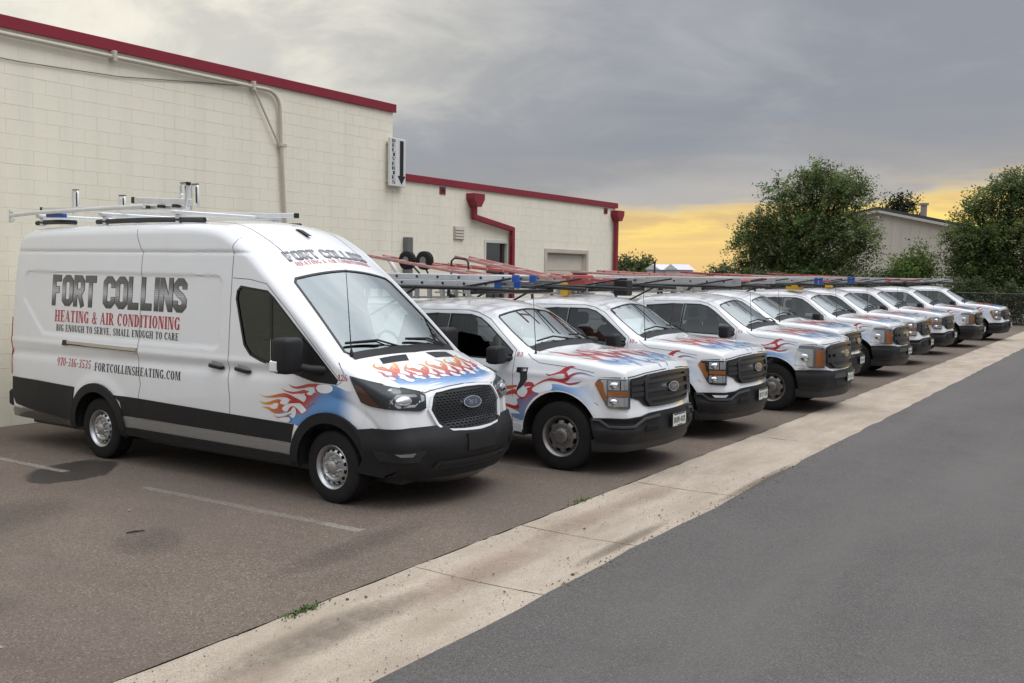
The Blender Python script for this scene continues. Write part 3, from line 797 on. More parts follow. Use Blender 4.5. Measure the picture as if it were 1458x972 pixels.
# grit, pebbles, twig and weeds
def scatter(name, n, box_, size, m, lab, cat, seed):
    r = random.Random(seed); bm = bmesh.new()
    for _ in range(n):
        x, y = r.uniform(box_[0], box_[1]), r.uniform(box_[2], box_[3]); s = size * r.uniform(.4, 1.3) * (2.2 if r.random() < .04 else 1)
        q = bmesh.ops.create_icosphere(bm, subdivisions=1, radius=s, matrix=Matrix.Translation((x, y, .006 + s * .3)))
        for v in q['verts']: v.co.z = .006 + (v.co.z - .006) * .6; v.co += Vector((r.uniform(-s, s), r.uniform(-s, s), r.uniform(-s, s))) * .25
    tag(from_bm(name, bm, m), lab, cat, None, 'stuff')
scatter('gravel', 900, (-6, 3, YL, YU + .05), .0045, mat('grit', (.13, .09, .07), .9, var=.4), 'scattered grit lying in the concrete gutter', 'gravel', 1)
scatter('lot_gravel', 160, (-6, 1.5, YU, 3.5), .005, mat('pale_grit', (.32, .29, .26), .9, var=.3), 'pale grit scattered on the brown parking asphalt', 'gravel', 2)
scatter('edge_gravel', 500, (-2, 6, YL - .14, YL + .08), .006, MATS['grit'], 'grit gathered along the street edge of the gutter', 'gravel', 3)
tag(tube('twig', [(-2.86, .66, .010), (-2.80, .62, .016), (-2.72, .60, .010)], [.006, .008, .004], mat('twig', (.03, .022, .016), .9), None, 6), 'small dark twig lying on the asphalt beside the van', 'twig')
def weed(x, y, n, h, lab, seed, spread=.16):
    r = random.Random(seed); bm = bmesh.new()
    for _ in range(n):
        a = r.uniform(0, 2 * pi); px, py = x + r.gauss(0, spread), y + r.gauss(0, spread * .28); l = h * r.uniform(.4, 1.1); w_ = r.uniform(.004, .008); b_ = r.uniform(.2, .9)
        d = Vector((cos(a), sin(a), 0)); s = Vector((-sin(a), cos(a), 0)) * w_; p0 = Vector((px, py, 0)); p1 = p0 + d * l * b_ * .5 + Vector((0, 0, l * .6)); p2 = p0 + d * l * b_ + Vector((0, 0, l * .75))
        vs = [bm.verts.new(q) for q in (p0 - s, p0 + s, p1 + s * .8, p1 - s * .8, p2)]
        bm.faces.new(vs[:4]); bm.faces.new((vs[3], vs[2], vs[4]))
    me = bpy.data.meshes.new('weed_tuft'); bm.to_mesh(me); bm.free(); tag(mesh_obj('weed_tuft', me, mat('weed', (.10, .15, .045), .8, var=.4, vscale=9)), lab, 'weed', None, 'stuff')
weed(-3.42, -1.95, 150, .040, 'green weed tuft growing where asphalt meets the gutter, beside the open stall', 4, .085)
weed(.55, -1.90, 50, .035, 'small sparse weed at the gutter edge in front of the van', 5, .10)

# ---------------------------------------------------------------- block building
YW = 6.81
BLK = []
def block_mat():
    m = mat('painted_block', (.83, .785, .645), .8, var=.05, vscale=.8, bump=.35, bscale=45); return m
BM = block_mat()
def streaks(m):
    nt = m.node_tree; N = nt.nodes; K = nt.links; b = N['Principled BSDF']; src = b.inputs['Base Color'].links[0].from_socket
    tc = N.new('ShaderNodeNewGeometry'); mp = N.new('ShaderNodeMapping'); mp.inputs['Scale'].default_value = (2.2, 1, .22); K.new(tc.outputs['Position'], mp.inputs[0])
    n = N.new('ShaderNodeTexNoise'); n.inputs['Scale'].default_value = 1.; n.inputs['Detail'].default_value = 8; n.inputs['Roughness'].default_value = .65; K.new(mp.outputs[0], n.inputs['Vector'])
    mr = N.new('ShaderNodeMapRange'); K.new(n.outputs['Fac'], mr.inputs[0]); mr.inputs[1].default_value = .45; mr.inputs[2].default_value = .75; mr.inputs[3].default_value = 1.; mr.inputs[4].default_value = .92
    sc = N.new('ShaderNodeVectorMath'); sc.operation = 'SCALE'; K.new(src, sc.inputs[0]); K.new(mr.outputs[0], sc.inputs['Scale']); K.new(sc.outputs[0], b.inputs['Base Color'])
streaks(BM)
MORT = BM
TRIM = mat('red_trim', (.23, .012, .026), .42, var=.12, vscale=1.2)
BEIGE = mat('beige_metal', (.50, .46, .39), .5, var=.12, vscale=2)
def wall_building(name, x0, x1, H, depth, label, openings):
    root = empty(name, ((x0 + x1) / 2, YW + depth / 2, 0)); tag(root, label, 'building')
    ox, oy = root.location.x, root.location.y
    R = lambda x, y, z: (x - ox, y - oy, z)
    ops = sorted(openings)                # core wall with the openings left out
    bm = bmesh.new(); xs = x0; JD = .0035
    for (a, b_, c, d) in ops:
        b_box(bm, xs - ox, a - ox, YW + JD - oy, YW + depth - oy, -.02, H); b_box(bm, a - ox, b_ - ox, YW + JD - oy, YW + depth - oy, d, H)
        if c > 0: b_box(bm, a - ox, b_ - ox, YW + JD - oy, YW + depth - oy, -.02, c)
        b_box(bm, a - ox, b_ - ox, YW + .35 - oy, YW + depth - oy, max(0, c), d); xs = b_
    b_box(bm, xs - ox, x1 - ox, YW + JD - oy, YW + depth - oy, -.02, H)
    wall = from_bm('wall', bm, MORT, root)
    # blocks 0.40 x 0.20 running bond
    bh, bw, j = .2032, .4064, .006; k = 0; z = 0.; pieces = []
    while z < H - .02:
        zt = min(z + bh, H); x = x0 - (bw / 2 if k % 2 else 0)
        while x < x1:
            a, b_ = max(x, x0), min(x + bw, x1)
            segs = [(a, b_)]
            for (oa, ob, oc, od) in ops:
                if z + bh / 2 > oc and z + bh / 2 < od:
                    ns = []
                    for (p, q) in segs:
                        if q <= oa or p >= ob: ns.append((p, q))
                        else:
                            if p < oa: ns.append((p, oa))
                            if q > ob: ns.append((ob, q))
                    segs = ns
            for p, q in segs:
                if q - p > .04: pieces.append((p, q, z, zt))
            x += bw
        z += bh; k += 1
    return root, wall, R, pieces, H
def lay_blocks(groups, limit=300):
    """largest-in-view blocks as parts of their own, the rest joined"""
    fwd = CAMD; shared = {}
    for root, wall, R, pieces, H in groups:
        def size(p):
            c = Vector(((p[0] + p[1]) / 2, YW, (p[2] + p[3]) / 2)); q = c - CP; zz = q.dot(fwd)
            px = .5 + 35.47 / 36 * q.dot(CAMR) / zz; py = q.dot(CAMU) / zz * 35.47 / 36
            vis = -.02 < px < 1.02 and abs(py) < .36
            hidden = c.z < 2.4 and c.x > .0 or (c.z < 1.7 and c.x > -.0)
            return (p[1] - p[0]) * (p[3] - p[2]) / zz ** 2 * (1 if vis else .01) * (.02 if hidden else 1)
        ps = sorted(pieces, key=size, reverse=True)
        big, rest = ps[:limit], ps[limit:]
        r = random.Random(5)
        def bgeom(bm, p, ox, oz, d):
            j = .0016; x0, x1, z0, z1 = p[0] + j - ox, p[1] - j - ox, p[2] + j - oz, p[3] - j - oz; e = .0025
            A = [bm.verts.new((x, .0040, z)) for x, z in ((x0, z0), (x1, z0), (x1, z1), (x0, z1))]
            B = [bm.verts.new((x, -d, z)) for x, z in ((x0 + e, z0 + e), (x1 - e, z0 + e), (x1 - e, z1 - e), (x0 + e, z1 - e))]
            bm.faces.new(B)
            for i in range(4): bm.faces.new((A[i], A[(i + 1) % 4], B[(i + 1) % 4], B[i]))
        for p in big:
            key = (round(p[1] - p[0], 3), round(p[3] - p[2], 3), r.randrange(3))
            if key not in shared:
                bm = bmesh.new(); bgeom(bm, (0, key[0], 0, key[1]), 0, 0, (0., .0007, .0014)[key[2]]); bmesh.ops.recalc_face_normals(bm, faces=bm.faces[:])
                me = bpy.data.meshes.new('block'); bm.to_mesh(me); bm.free()
                me.materials.append(BM); shared[key] = me
            o = bpy.data.objects.new('block', shared[key]); o.location = (p[0] - root.location.x, YW - root.location.y, p[2]); link(o, wall)
        bm = bmesh.new()
        for p in rest: bgeom(bm, p, 0, 0, r.choice((0., .0007, .0014)))
        for v in bm.verts: v.co += Vector((-root.location.x, YW - root.location.y, 0))
        bmesh.ops.recalc_face_normals(bm, faces=bm.faces[:])
        me = bpy.data.meshes.new('blocks'); bm.to_mesh(me); bm.free(); me.materials.append(BM)
        o = bpy.data.objects.new('blocks', me); link(o, wall); o['kind'] = 'stuff'
tall = wall_building('tall_block_building', -14., 8.16, 5.52, 9., 'tall cream painted block building with a dark red roof edge, behind the van', [])
low = wall_building('low_block_building', 8.165, 18.38, 4.16, 9., 'lower cream block building with red downspouts and an overhead door', [(11.62, 12.56, 1.2, 2.95), (14.48, 16.62, 0., 2.76)])
lay_blocks([tall, low], 290)
def trim(b, x0, x1, z0, z1, nm='roof_edge'):
    root, wall, R, _, _ = b
    bm = bmesh.new(); ox, oy = root.location.x, root.location.y
    b_box(bm, x0 - ox, x1 - ox, YW - .05 - oy, YW + .30 - oy, z0, z1, .006); return from_bm(nm, bm, TRIM, root)
trim(tall, -14.05, 8.22, 5.49, 5.66); trim(low, 8.225, 18.46, 4.13, 4.28)
def part(b, nm, m, fn, smooth=None):
    root = b[0]; bm = bmesh.new(); fn(bm)
    for v in bm.verts: v.co -= Vector((root.location.x, root.location.y, 0))
    return from_bm(nm, bm, m, root, smooth)
# conduit along the top of the tall wall, down at its right
bend = [(4.35, 5.40)] + [(4.62 + .30 * sin(t), 5.10 + .30 * cos(t)) for t in np.linspace(0, pi / 2, 7)] + [(4.93, 4.8), (4.98, 4.0), (5.10, 2.4), (5.12, 1.6)]
part(tall, 'conduit', BEIGE, lambda bm: b_tube(bm, [(-14, YW - .06, 5.40)] + [(x, YW - .06, z) for x, z in bend], .033, 10), 50)
part(tall, 'conduit_brace', BEIGE, lambda bm: b_tube(bm, [(4.30, YW - .06, 5.38), (4.97, YW - .06, 4.35)], .018, 8), 50)
part(tall, 'cable', mat('cable', (.12, .10, .08), .7), lambda bm: b_tube(bm, [(-2, YW - .02, 5.10), (0, YW - .02, 5.07), (1.6, YW - .02, 5.13), (3.2, YW - .02, 5.30), (4.3, YW - .04, 5.40)], .007, 6), 50)
for x in (-2.2, 1.5, 4.28):
    part(tall, 'conduit_clamp', BEIGE, lambda bm: (b_box(bm, x - .03, x + .03, YW - .115, YW - .001, 5.33, 5.49, .006)))
part(tall, 'conduit_clamp', BEIGE, lambda bm: b_box(bm, 4.90, 5.06, YW - .10, YW - .001, 4.44, 4.50, .006))
# low building fittings
def downspout(x, path, zt):
    h = part(low, 'rain_hopper', TRIM, lambda bm: b_prism(bm, [(x - .21, zt), (x + .21, zt), (x + .21, zt - .12), (x + .08, zt - .30), (x - .08, zt - .30), (x - .21, zt - .12)], YW - .24, YW - .004, 'XZ'))
    pts = path
    def f(bm):
        w_ = .06
        for (a, b_) in zip(pts[:-1], pts[1:]):
            d = Vector((b_[0] - a[0], 0, b_[1] - a[1])); q = d.to_track_quat('X', 'Z').to_matrix().to_4x4(); q.translation = Vector(((a[0] + b_[0]) / 2, YW - .09, (a[1] + b_[1]) / 2)); b_box(bm, -d.length / 2 - w_ * .6, d.length / 2 + w_ * .6, -.05 + random.uniform(0, .002), .05, -w_, w_, .008, q)
    part(low, 'downspout', TRIM, f, 35)
downspout(11.02, [(11.02, 3.75), (11.02, 3.50), (12.66, 3.28), (12.70, .3)], 4.03)
downspout(18.28, [(18.28, 3.75), (18.28, .3)], 4.05)
for x in (9.9, 17.75): part(low, 'scupper', mat('scupper_red', (.20, .02, .03), .5), lambda bm: (b_box(bm, x - .11, x + .11, YW - .015, YW + .004, 3.94, 4.10, .004))); part(low, 'scupper_hole', SEAL, lambda bm: b_box(bm, x - .05, x + .06, YW - .0175, YW - .0155, 3.98, 4.06))
vent = part(low, 'wall_vent', BEIGE, lambda bm: b_box(bm, 10.33, 10.72, YW - .03, YW - .003, 2.96, 3.26, .006))
for k in range(4): 
    bm = bmesh.new(); b_prism(bm, [(-.05, 0), (-.03, .065), (-.028, .06), (-.048, -.004)], -.17, .17, 'YZ'); o = from_bm('louver', bm, BEIGE, vent); o.location = (10.525 - low[0].location.x, YW - low[0].location.y, 2.98 + .066 * k)
win_ = part(low, 'window', mat('window_frame', (.62, .60, .54), .5), lambda bm: [b_box(bm, *q) for q in ((11.575, 11.64, YW - .02, YW + .1, 1.2, 3.0), (12.54, 12.605, YW - .02, YW + .1, 1.2, 3.0), (11.64, 12.54, YW - .02, YW + .1, 2.93, 3.0), (11.64, 12.54, YW - .02, YW + .1, 1.15, 1.2))])
bm = bmesh.new(); b_box(bm, 11.64 - low[0].location.x, 12.54 - low[0].location.x, YW + .05 - low[0].location.y, YW + .06 - low[0].location.y, 1.2, 2.93); from_bm('pane', bm, mat('window_dark', (.012, .014, .013), .05, coat=1.), win_)
door = part(low, 'overhead_door', mat('door_cream', (.58, .53, .44), .6, var=.06), lambda bm: b_box(bm, 14.48, 16.62, YW + .12, YW + .16, 0, 2.76))
for k in range(6):
    bm = bmesh.new(); b_box(bm, -1.06, 1.06, -.012, .0, .004, .44, .006); o = from_bm('door_panel', bm, MATS['door_cream'], door); o.location = (15.55 - low[0].location.x, YW + .12 - low[0].location.y, .01 + .455 * k)
part(low, 'door_frame', BEIGE, lambda bm: [b_box(bm, 14.36, 14.48, YW - .025, YW + .10, 0, 2.86), b_box(bm, 16.62, 16.74, YW - .025, YW + .10, 0, 2.86), b_box(bm, 14.48, 16.62, YW - .025, YW + .10, 2.76, 2.86)])
part(low, 'vent_pipe', mat('grey_pipe', (.16, .16, .155), .5, .3), lambda bm: b_box(bm, 8.52, 8.70, YW - .14, YW - .004, 1.6, 2.95, .01))
# DELIVERIES sign, hung on the corner, square to the wall
sg_ = empty('deliveries_sign', (7.93, YW - .09, 3.98)); tag(sg_, 'white DELIVERIES sign with a black down arrow, fixed to the building corner', 'sign')
SX = radians(38)     # panel turned towards the street
sg_.rotation_euler = (0, 0, -SX * 0)
box('panel', -.0, .52, -.03, .03, 0, .98, mat('sign_white', (.66, .66, .64), .5, var=.08), sg_, .008)
box('bracket', .02, .16, .03, .09, .85, .89, BEIGE, sg_); box('bracket', .02, .16, .03, .09, .08, .12, BEIGE, sg_)
bm = bmesh.new(); b_prism(bm, [(.32, .94), (.44, .94), (.44, .22), (.51, .22), (.38, .04), (.25, .22), (.32, .22)], -.034, -.031, 'XZ'); from_bm('arrow', bm, mat('sign_black', (.01, .01, .011), .5), sg_)
for k, ch in enumerate('DELIVERIES'):
    g_, a_ = slab_glyph(ch); bm = bmesh.new()
    for q, poly in enumerate(g_):
        vs = [bm.verts.new((.06 + (p[0] / max(a_, .4)) * .13 + (.02 if ch == 'I' else 0), -.0315 - .0002 * (q % 4), .885 - k * .093 + p[1] * .072)) for p in poly]
        bm.faces.new(vs)
    me = bpy.data.meshes.new('sign_letter'); bm.to_mesh(me); bm.free(); mesh_obj('sign_letter', me, MATS['sign_black'], sg_)
# ---------------------------------------------------------------- far end: fence, metal building, trees
def P_at(px, py, X):
    q = CAMD + CAMR * ((px - 729) / 1436.5) - CAMU * ((py - 486) / 1436.5); t = (X - CP.x) / q.x; return CP + q * t
# metal shed
XB = 64.
pk = P_at(1250, 299, XB); rt = P_at(1352, 319, XB); slope = (pk.z - rt.z) / (pk.y - rt.y)
shed = empty('metal_shed', (XB + 9, pk.y, 0)); tag(shed, 'beige ribbed metal building with a low gable and a flue, behind the trees', 'building')
hw = 9.; ze = pk.z - slope * hw
WALLM = mat('beige_siding', (.60, .545, .46), .6, var=.06, vscale=.6)
bm = bmesh.new(); b_prism(bm, [(-hw, 0), (-hw, ze), (0, pk.z), (hw, ze), (hw, 0)], -8.9, 9., 'YZ'); from_bm('wall', bm, WALLM, shed)
k = -hw + .3
bm = bmesh.new(); b_box(bm, -.03, .0, -.04, .04, 0, 1.); rib = bpy.data.meshes.new('siding_rib'); bm.to_mesh(rib); bm.free(); rib.materials.append(WALLM)
while k < hw:
    o = bpy.data.objects.new('siding_rib', rib); link(o, shed); o.location = (-8.9, k, 0); o.scale = (1, 1, pk.z - slope * abs(k) - .1); k += .6
for sg in (1, -1):
    bm = bmesh.new(); b_prism(bm, [(0, pk.z + .02), (0, pk.z + .22), (sg * (hw + .3), ze + .20 - slope * .3), (sg * (hw + .3), ze - slope * .3)], -9.3, 9.2, 'YZ'); from_bm('roof', bm, mat('dark_roof', (.05, .05, .05), .6), shed)
    bm = bmesh.new(); b_prism(bm, [(0, pk.z - .16), (0, pk.z + .015), (sg * (hw + .3), ze - .005 - slope * .3), (sg * (hw + .3), ze - .18 - slope * .3)], -9.32, -8.95, 'YZ'); from_bm('rake_trim', bm, mat('pale_trim', (.55, .52, .46), .6), shed)
fl = P_at(1315, 305, XB + 6); ft = P_at(1315, 289, XB + 6)
bm = bmesh.new(); b_lathe(bm, [(fl.z - 1.2, .22), (ft.z - .15, .22), (ft.z - .15, .33), (ft.z, .33), (ft.z, .001)], 14, 'Z', (6 - 9, fl.y - pk.y, 0)); from_bm('flue', bm, mat('flue_metal', (.35, .33, .30), .4, .6), shed, 40)
box('wall_lamp', -9.05, -8.93, -.15, .15, pk.z - .62, pk.z - .40, mat('lamp_white', (.7, .7, .68), .5), shed, .02)
# chain-link fence
XF = 44.5
fence = empty('chain_link_fence', (XF, -2, 0)); tag(fence, 'grey chain-link fence across the far end of the lot', 'fence')
FM = mat('galvanised', (.10, .10, .095), .6, .5)
for y in np.arange(-6, 16, 2.6): tube('post', [(0, y, 0), (0, y, 1.55)], .03, FM, fence, 8)
tube('top_rail', [(0, -6, 1.52), (0, 15.6, 1.52)], .022, FM, fence, 8)
bm = bmesh.new()
for i in range(-30, 300):
    for s in (1, -1):
        y0 = -6 + i * .075; y1 = y0 + s * 1.45; a, b_ = (y0, .04), (y1, 1.49)
        lo, hi = -6, 15.6
        def clip(p, q):
            if p[0] < lo or p[0] > hi: return None
            t = 1.
            if q[0] > hi: t = (hi - p[0]) / (q[0] - p[0])
            if q[0] < lo: t = (lo - p[0]) / (q[0] - p[0])
            return p, (p[0] + (q[0] - p[0]) * t, p[1] + (q[1] - p[1]) * t)
        c = clip(a, b_)
        if c:
            (p0, z0), (p1, z1) = c; w_ = .003
            vs = [bm.verts.new((s * .003, p0 - w_, z0)), bm.verts.new((s * .003, p0 + w_, z0)), bm.verts.new((s * .003, p1 + w_, z1)), bm.verts.new((s * .003, p1 - w_, z1))]; bm.faces.new(vs)
me = bpy.data.meshes.new('wire_mesh'); bm.to_mesh(me); bm.free(); o = mesh_obj('wire_mesh', me, FM, fence); o['kind'] = 'stuff'
# foliage
def leaf_mat(name, c):
    m = bpy.data.materials.new(name); m.use_nodes = True; nt = m.node_tree; N = nt.nodes; K = nt.links; b = N['Principled BSDF']; b.inputs['Roughness'].default_value = .6
    a = N.new('ShaderNodeVertexColor'); a.layer_name = 'Col'; mu = N.new('ShaderNodeMix'); mu.data_type = 'RGBA'; mu.blend_type = 'MULTIPLY'; mu.inputs[0].default_value = 1.
    mu.inputs[6].default_value = (*c, 1); K.new(a.outputs[0], mu.inputs[7]); K.new(mu.outputs[2], b.inputs['Base Color'])
    tr = N.new('ShaderNodeBsdfTranslucent'); K.new(mu.outputs[2], tr.inputs[0]); ms = N.new('ShaderNodeMixShader'); ms.inputs[0].default_value = .42
    K.new(b.outputs[0], ms.inputs[1]); K.new(tr.outputs[0], ms.inputs[2]); K.new(ms.outputs[0], N['Material Output'].inputs[0]); return m
BARK = mat('bark', (.055, .042, .032), .95, var=.4, vscale=8)
def tree(name, label, cat, base, H, lobes, nleaf, leaf, m, seed, trunk=.22, group=None, droop=.3, cluster=26, pts_only=False):
    """lobes: (dx, dy, z, rx, ry, rz); leaves sit in sprays at twig ends through the lobes"""
    r = random.Random(seed); root = empty(name, base); tag(root, label, cat, group)
    bm = bmesh.new()
    top = Vector((0, 0, H * .55)); b_tube(bm, [(0, 0, -.1), (.05, .02, H * .2), (.0, .06, H * .4), top], [trunk, trunk * .8, trunk * .6, trunk * .4], 8)
    r2 = random.Random(seed + 99); sub = []
    for lb in lobes:                       # uneven outline: smaller boughs round each main one
        sub.append((lb[0], lb[1], lb[2], lb[3] * .68, lb[4] * .68, lb[5] * .68))
        for _ in range(4):
            q = Vector((r2.gauss(0, 1), r2.gauss(0, 1), r2.gauss(0, 1))).normalized(); k_ = r2.uniform(.22, .46)
            sub.append((lb[0] + q.x * lb[3] * .85, lb[1] + q.y * lb[4] * .85, lb[2] + q.z * lb[5] * .85, lb[3] * k_, lb[4] * k_, lb[5] * k_))
    lobes = sub
    for lb in lobes:
        c = Vector(lb[:3]); s = Vector((0, 0, min(H * .5, max(H * .12, c.z * .45)))); md = s.lerp(c, .5) + Vector((r.uniform(-.3, .3), r.uniform(-.3, .3), r.uniform(-.1, .3)))
        b_tube(bm, [s, md, c], [trunk * .42, trunk * .26, trunk * .08], 6)
    from_bm('trunk', bm, BARK, root, 50)
    bm = bmesh.new(); cl = bm.loops.layers.float_color.new('Col'); vol = [lb[3] * lb[4] * lb[5] for lb in lobes]; tv = sum(vol)
    for lb, v in zip(lobes, vol):
        n = int(nleaf * v / tv / cluster) + 3
        for _ in range(n):
            while True:
                q = Vector((r.uniform(-1, 1), r.uniform(-1, 1), r.uniform(-1, 1)))
                if q.length < 1 and q.length > .35 * r.random(): break
            q *= r.uniform(.75, 1.12)
            c = Vector((lb[0] + q.x * lb[3], lb[1] + q.y * lb[4], lb[2] + q.z * lb[5]))
            out = (q + Vector((0, 0, .25))).normalized(); tw = (out + Vector((r.uniform(-.6, .6), r.uniform(-.6, .6), r.uniform(-.5, .5)))).normalized()
            g = r.uniform(.5, 1.5); yl = r.uniform(.8, 1.35); ln = r.uniform(.5, 1.5) * leaf * 6.5
            for i in range(cluster):
                t = i / cluster; p = c + tw * ln * t + Vector((0, 0, -droop * t * t * ln)) + Vector((r.gauss(0, 1), r.gauss(0, 1), r.gauss(0, 1))) * leaf * .75
                a = Vector((r.uniform(-1, 1), r.uniform(-1, 1), r.uniform(-.8, .4))).normalized(); a = (a + tw * .8).normalized(); b_ = a.cross(Vector((r.uniform(-1, 1), r.uniform(-1, 1), 1))).normalized()
                L_ = leaf * r.uniform(.7, 1.4); W_ = L_ * .32
                vs = [bm.verts.new(p), bm.verts.new(p + a * L_ * .5 + b_ * W_), bm.verts.new(p + a * L_), bm.verts.new(p + a * L_ * .5 - b_ * W_)]
                f = bm.faces.new(vs); gg = g * r.uniform(.8, 1.2)
                for lp in f.loops: lp[cl] = (gg * yl, gg, gg * .9, 1)
    me = bpy.data.meshes.new('crown'); bm.to_mesh(me); bm.free(); mesh_obj('crown', me, m, root)
    return root
LG = leaf_mat('leaf_green', (.120, .172, .060)); LD = leaf_mat('leaf_dark', (.080, .115, .045)); LY = leaf_mat('leaf_fresh', (.10, .16, .035)); LC = leaf_mat('needle', (.030, .048, .026))
def at(px, X): q = P_at(px, 400, X); return (q.x, q.y, 0)
XT = 50.; s = 58.3 / 1436.5 * 1.07       # metres per pixel at that distance
def lob(px0, X, specs):
    """lobe specs in picture-size units converted to metres at distance X"""
    b_ = P_at(px0, 400, X); out = []
    for (px, py, rx, rz) in specs:
        c = P_at(px, py, X); m_ = (c - CP).dot(CAMD) / 1436.5
        out.append((random.uniform(-1, 1) * .9, c.y - b_.y, c.z, rx * m_ * .85, rx * m_ * .88, rz * m_ * .88))
    return out
tree('leafy_tree', 'large leafy tree standing left of the metal shed', 'tree', at(1150, 49), 8.6, lob(1150, 49, [(1172, 268, 46, 28), (1205, 285, 36, 34), (1130, 292, 36, 34), (1080, 318, 26, 28), (1065, 352, 26, 32), (1105, 345, 44, 40), (1160, 330, 50, 44), (1210, 335, 38, 40), (1235, 350, 18, 40), (1130, 380, 60, 26), (1200, 382, 44, 26), (1080, 382, 36, 18), (1150, 255, 20, 12), (1195, 256, 20, 12)]), 64000, .125, LG, 11)
tree('leafy_tree', 'large leafy tree standing right of the metal shed, over the fence', 'tree', at(1420, 49), 8.2, lob(1420, 49, [(1425, 282, 36, 30), (1462, 290, 40, 40), (1390, 312, 36, 34), (1374, 345, 26, 28), (1362, 378, 22, 20), (1402, 350, 46, 40), (1450, 350, 50, 46), (1388, 392, 36, 28), (1430, 398, 50, 28), (1500, 330, 50, 50), (1500, 390, 50, 34), (1440, 262, 16, 10)]), 66000, .125, LG, 12)
tree('shrub', 'bright green shrub in front of the metal shed', 'shrub', at(1296, 47), 3.2, lob(1296, 47, [(1296, 388, 16, 12), (1282, 396, 14, 10), (1308, 382, 11, 15), (1318, 394, 13, 13), (1300, 404, 28, 9)]), 6000, .14, LY, 13, .07, droop=-.2)
tree('conifer', 'dark conifer showing above the shed roof', 'tree', at(1281, 90), 9.5, lob(1281, 90, [(1281, 302, 16, 8), (1282, 294, 10, 8), (1282, 288, 5, 5), (1281, 320, 18, 14)]), 2600, .24, LC, 14)
tree('shrub', 'dark shrub behind the fence beside the last pickup', 'shrub', at(1400, 46.2), 2.4, lob(1400, 46.2, [(1395, 420, 34, 16), (1440, 425, 30, 20), (1360, 418, 24, 16), (1420, 445, 40, 14), (1465, 440, 30, 20)]), 9000, .11, LD, 15, .06)
tree('shrub', 'dark low growth behind the racks under the leafy tree', 'shrub', at(1200, 46.5), 2.4, lob(1200, 46.5, [(1130, 402, 60, 14), (1200, 405, 50, 14), (1255, 400, 34, 14), (1060, 402, 34, 10)]), 9000, .12, LD, 16, .06)
for k, (px, py, w_, h_) in enumerate(((893, 380, 16, 10), (915, 379, 12, 8), (1030, 388, 16, 6))):
    tree('distant_tree', ('small dark tree on the skyline touching the low building corner', 'small round tree on the skyline between the building corner and the utility pole', 'low dark tree on the skyline at the foot of the large leafy tree')[k], 'tree', at(px, 150), 4., lob(px, 150, [(px, py, w_ * .8, h_ * .7), (px - w_ * .5, py + 4, w_ * .6, h_ * .6), (px + w_ * .5, py + 4, w_ * .6, h_ * .6), (px, py + 9, w_, h_)]), 900, .45, LD, 20 + k, .15, 'trees on the skyline')
q = P_at(932, 385, 120); tag(tube('utility_pole', [(q.x, q.y, 0), (q.x, q.y, P_at(932, 372, 120).z)], .14, mat('pole_wood', (.05, .04, .03), .9), None, 8), 'thin dark utility pole on the skyline', 'pole')
for px, w_, lab in ((942, 18, 'pale low building roof on the skyline by the pole'), (968, 16, 'small pale building roof on the skyline, farther from the pole')):
    q = P_at(px, 381, 130); hgt = P_at(px, 379, 130).z; ww = w_ * .5 * (q - CP).dot(CAMD) / 1436.5
    hh = empty('distant_building', (q.x, q.y, 0)); tag(hh, lab, 'building'); box('wall', -3, 3, -ww, ww, 0, hgt - .5, mat('far_wall', (.5, .5, .5), .7), hh)
    bm = bmesh.new(); b_prism(bm, [(-ww - .3, hgt - .5), (0, hgt + .3), (ww + .3, hgt - .5)], -3.3, 3.3, 'YZ'); from_bm('roof', bm, mat('far_roof', (.62, .63, .66), .6), hh)
# ---------------------------------------------------------------- the van
SINGLE_BLUE = (.065, .215, .47)
def mixc(a, b, t):
    t = max(0., min(1., t)); return tuple(x + (y - x) * t for x, y in zip(a, b))
RED = (.50, .022, .018); ORG = (.66, .20, .02); YEL = (.72, .46, .08); PUR = (.14, .06, .16)
def const(c): return lambda a, b: c

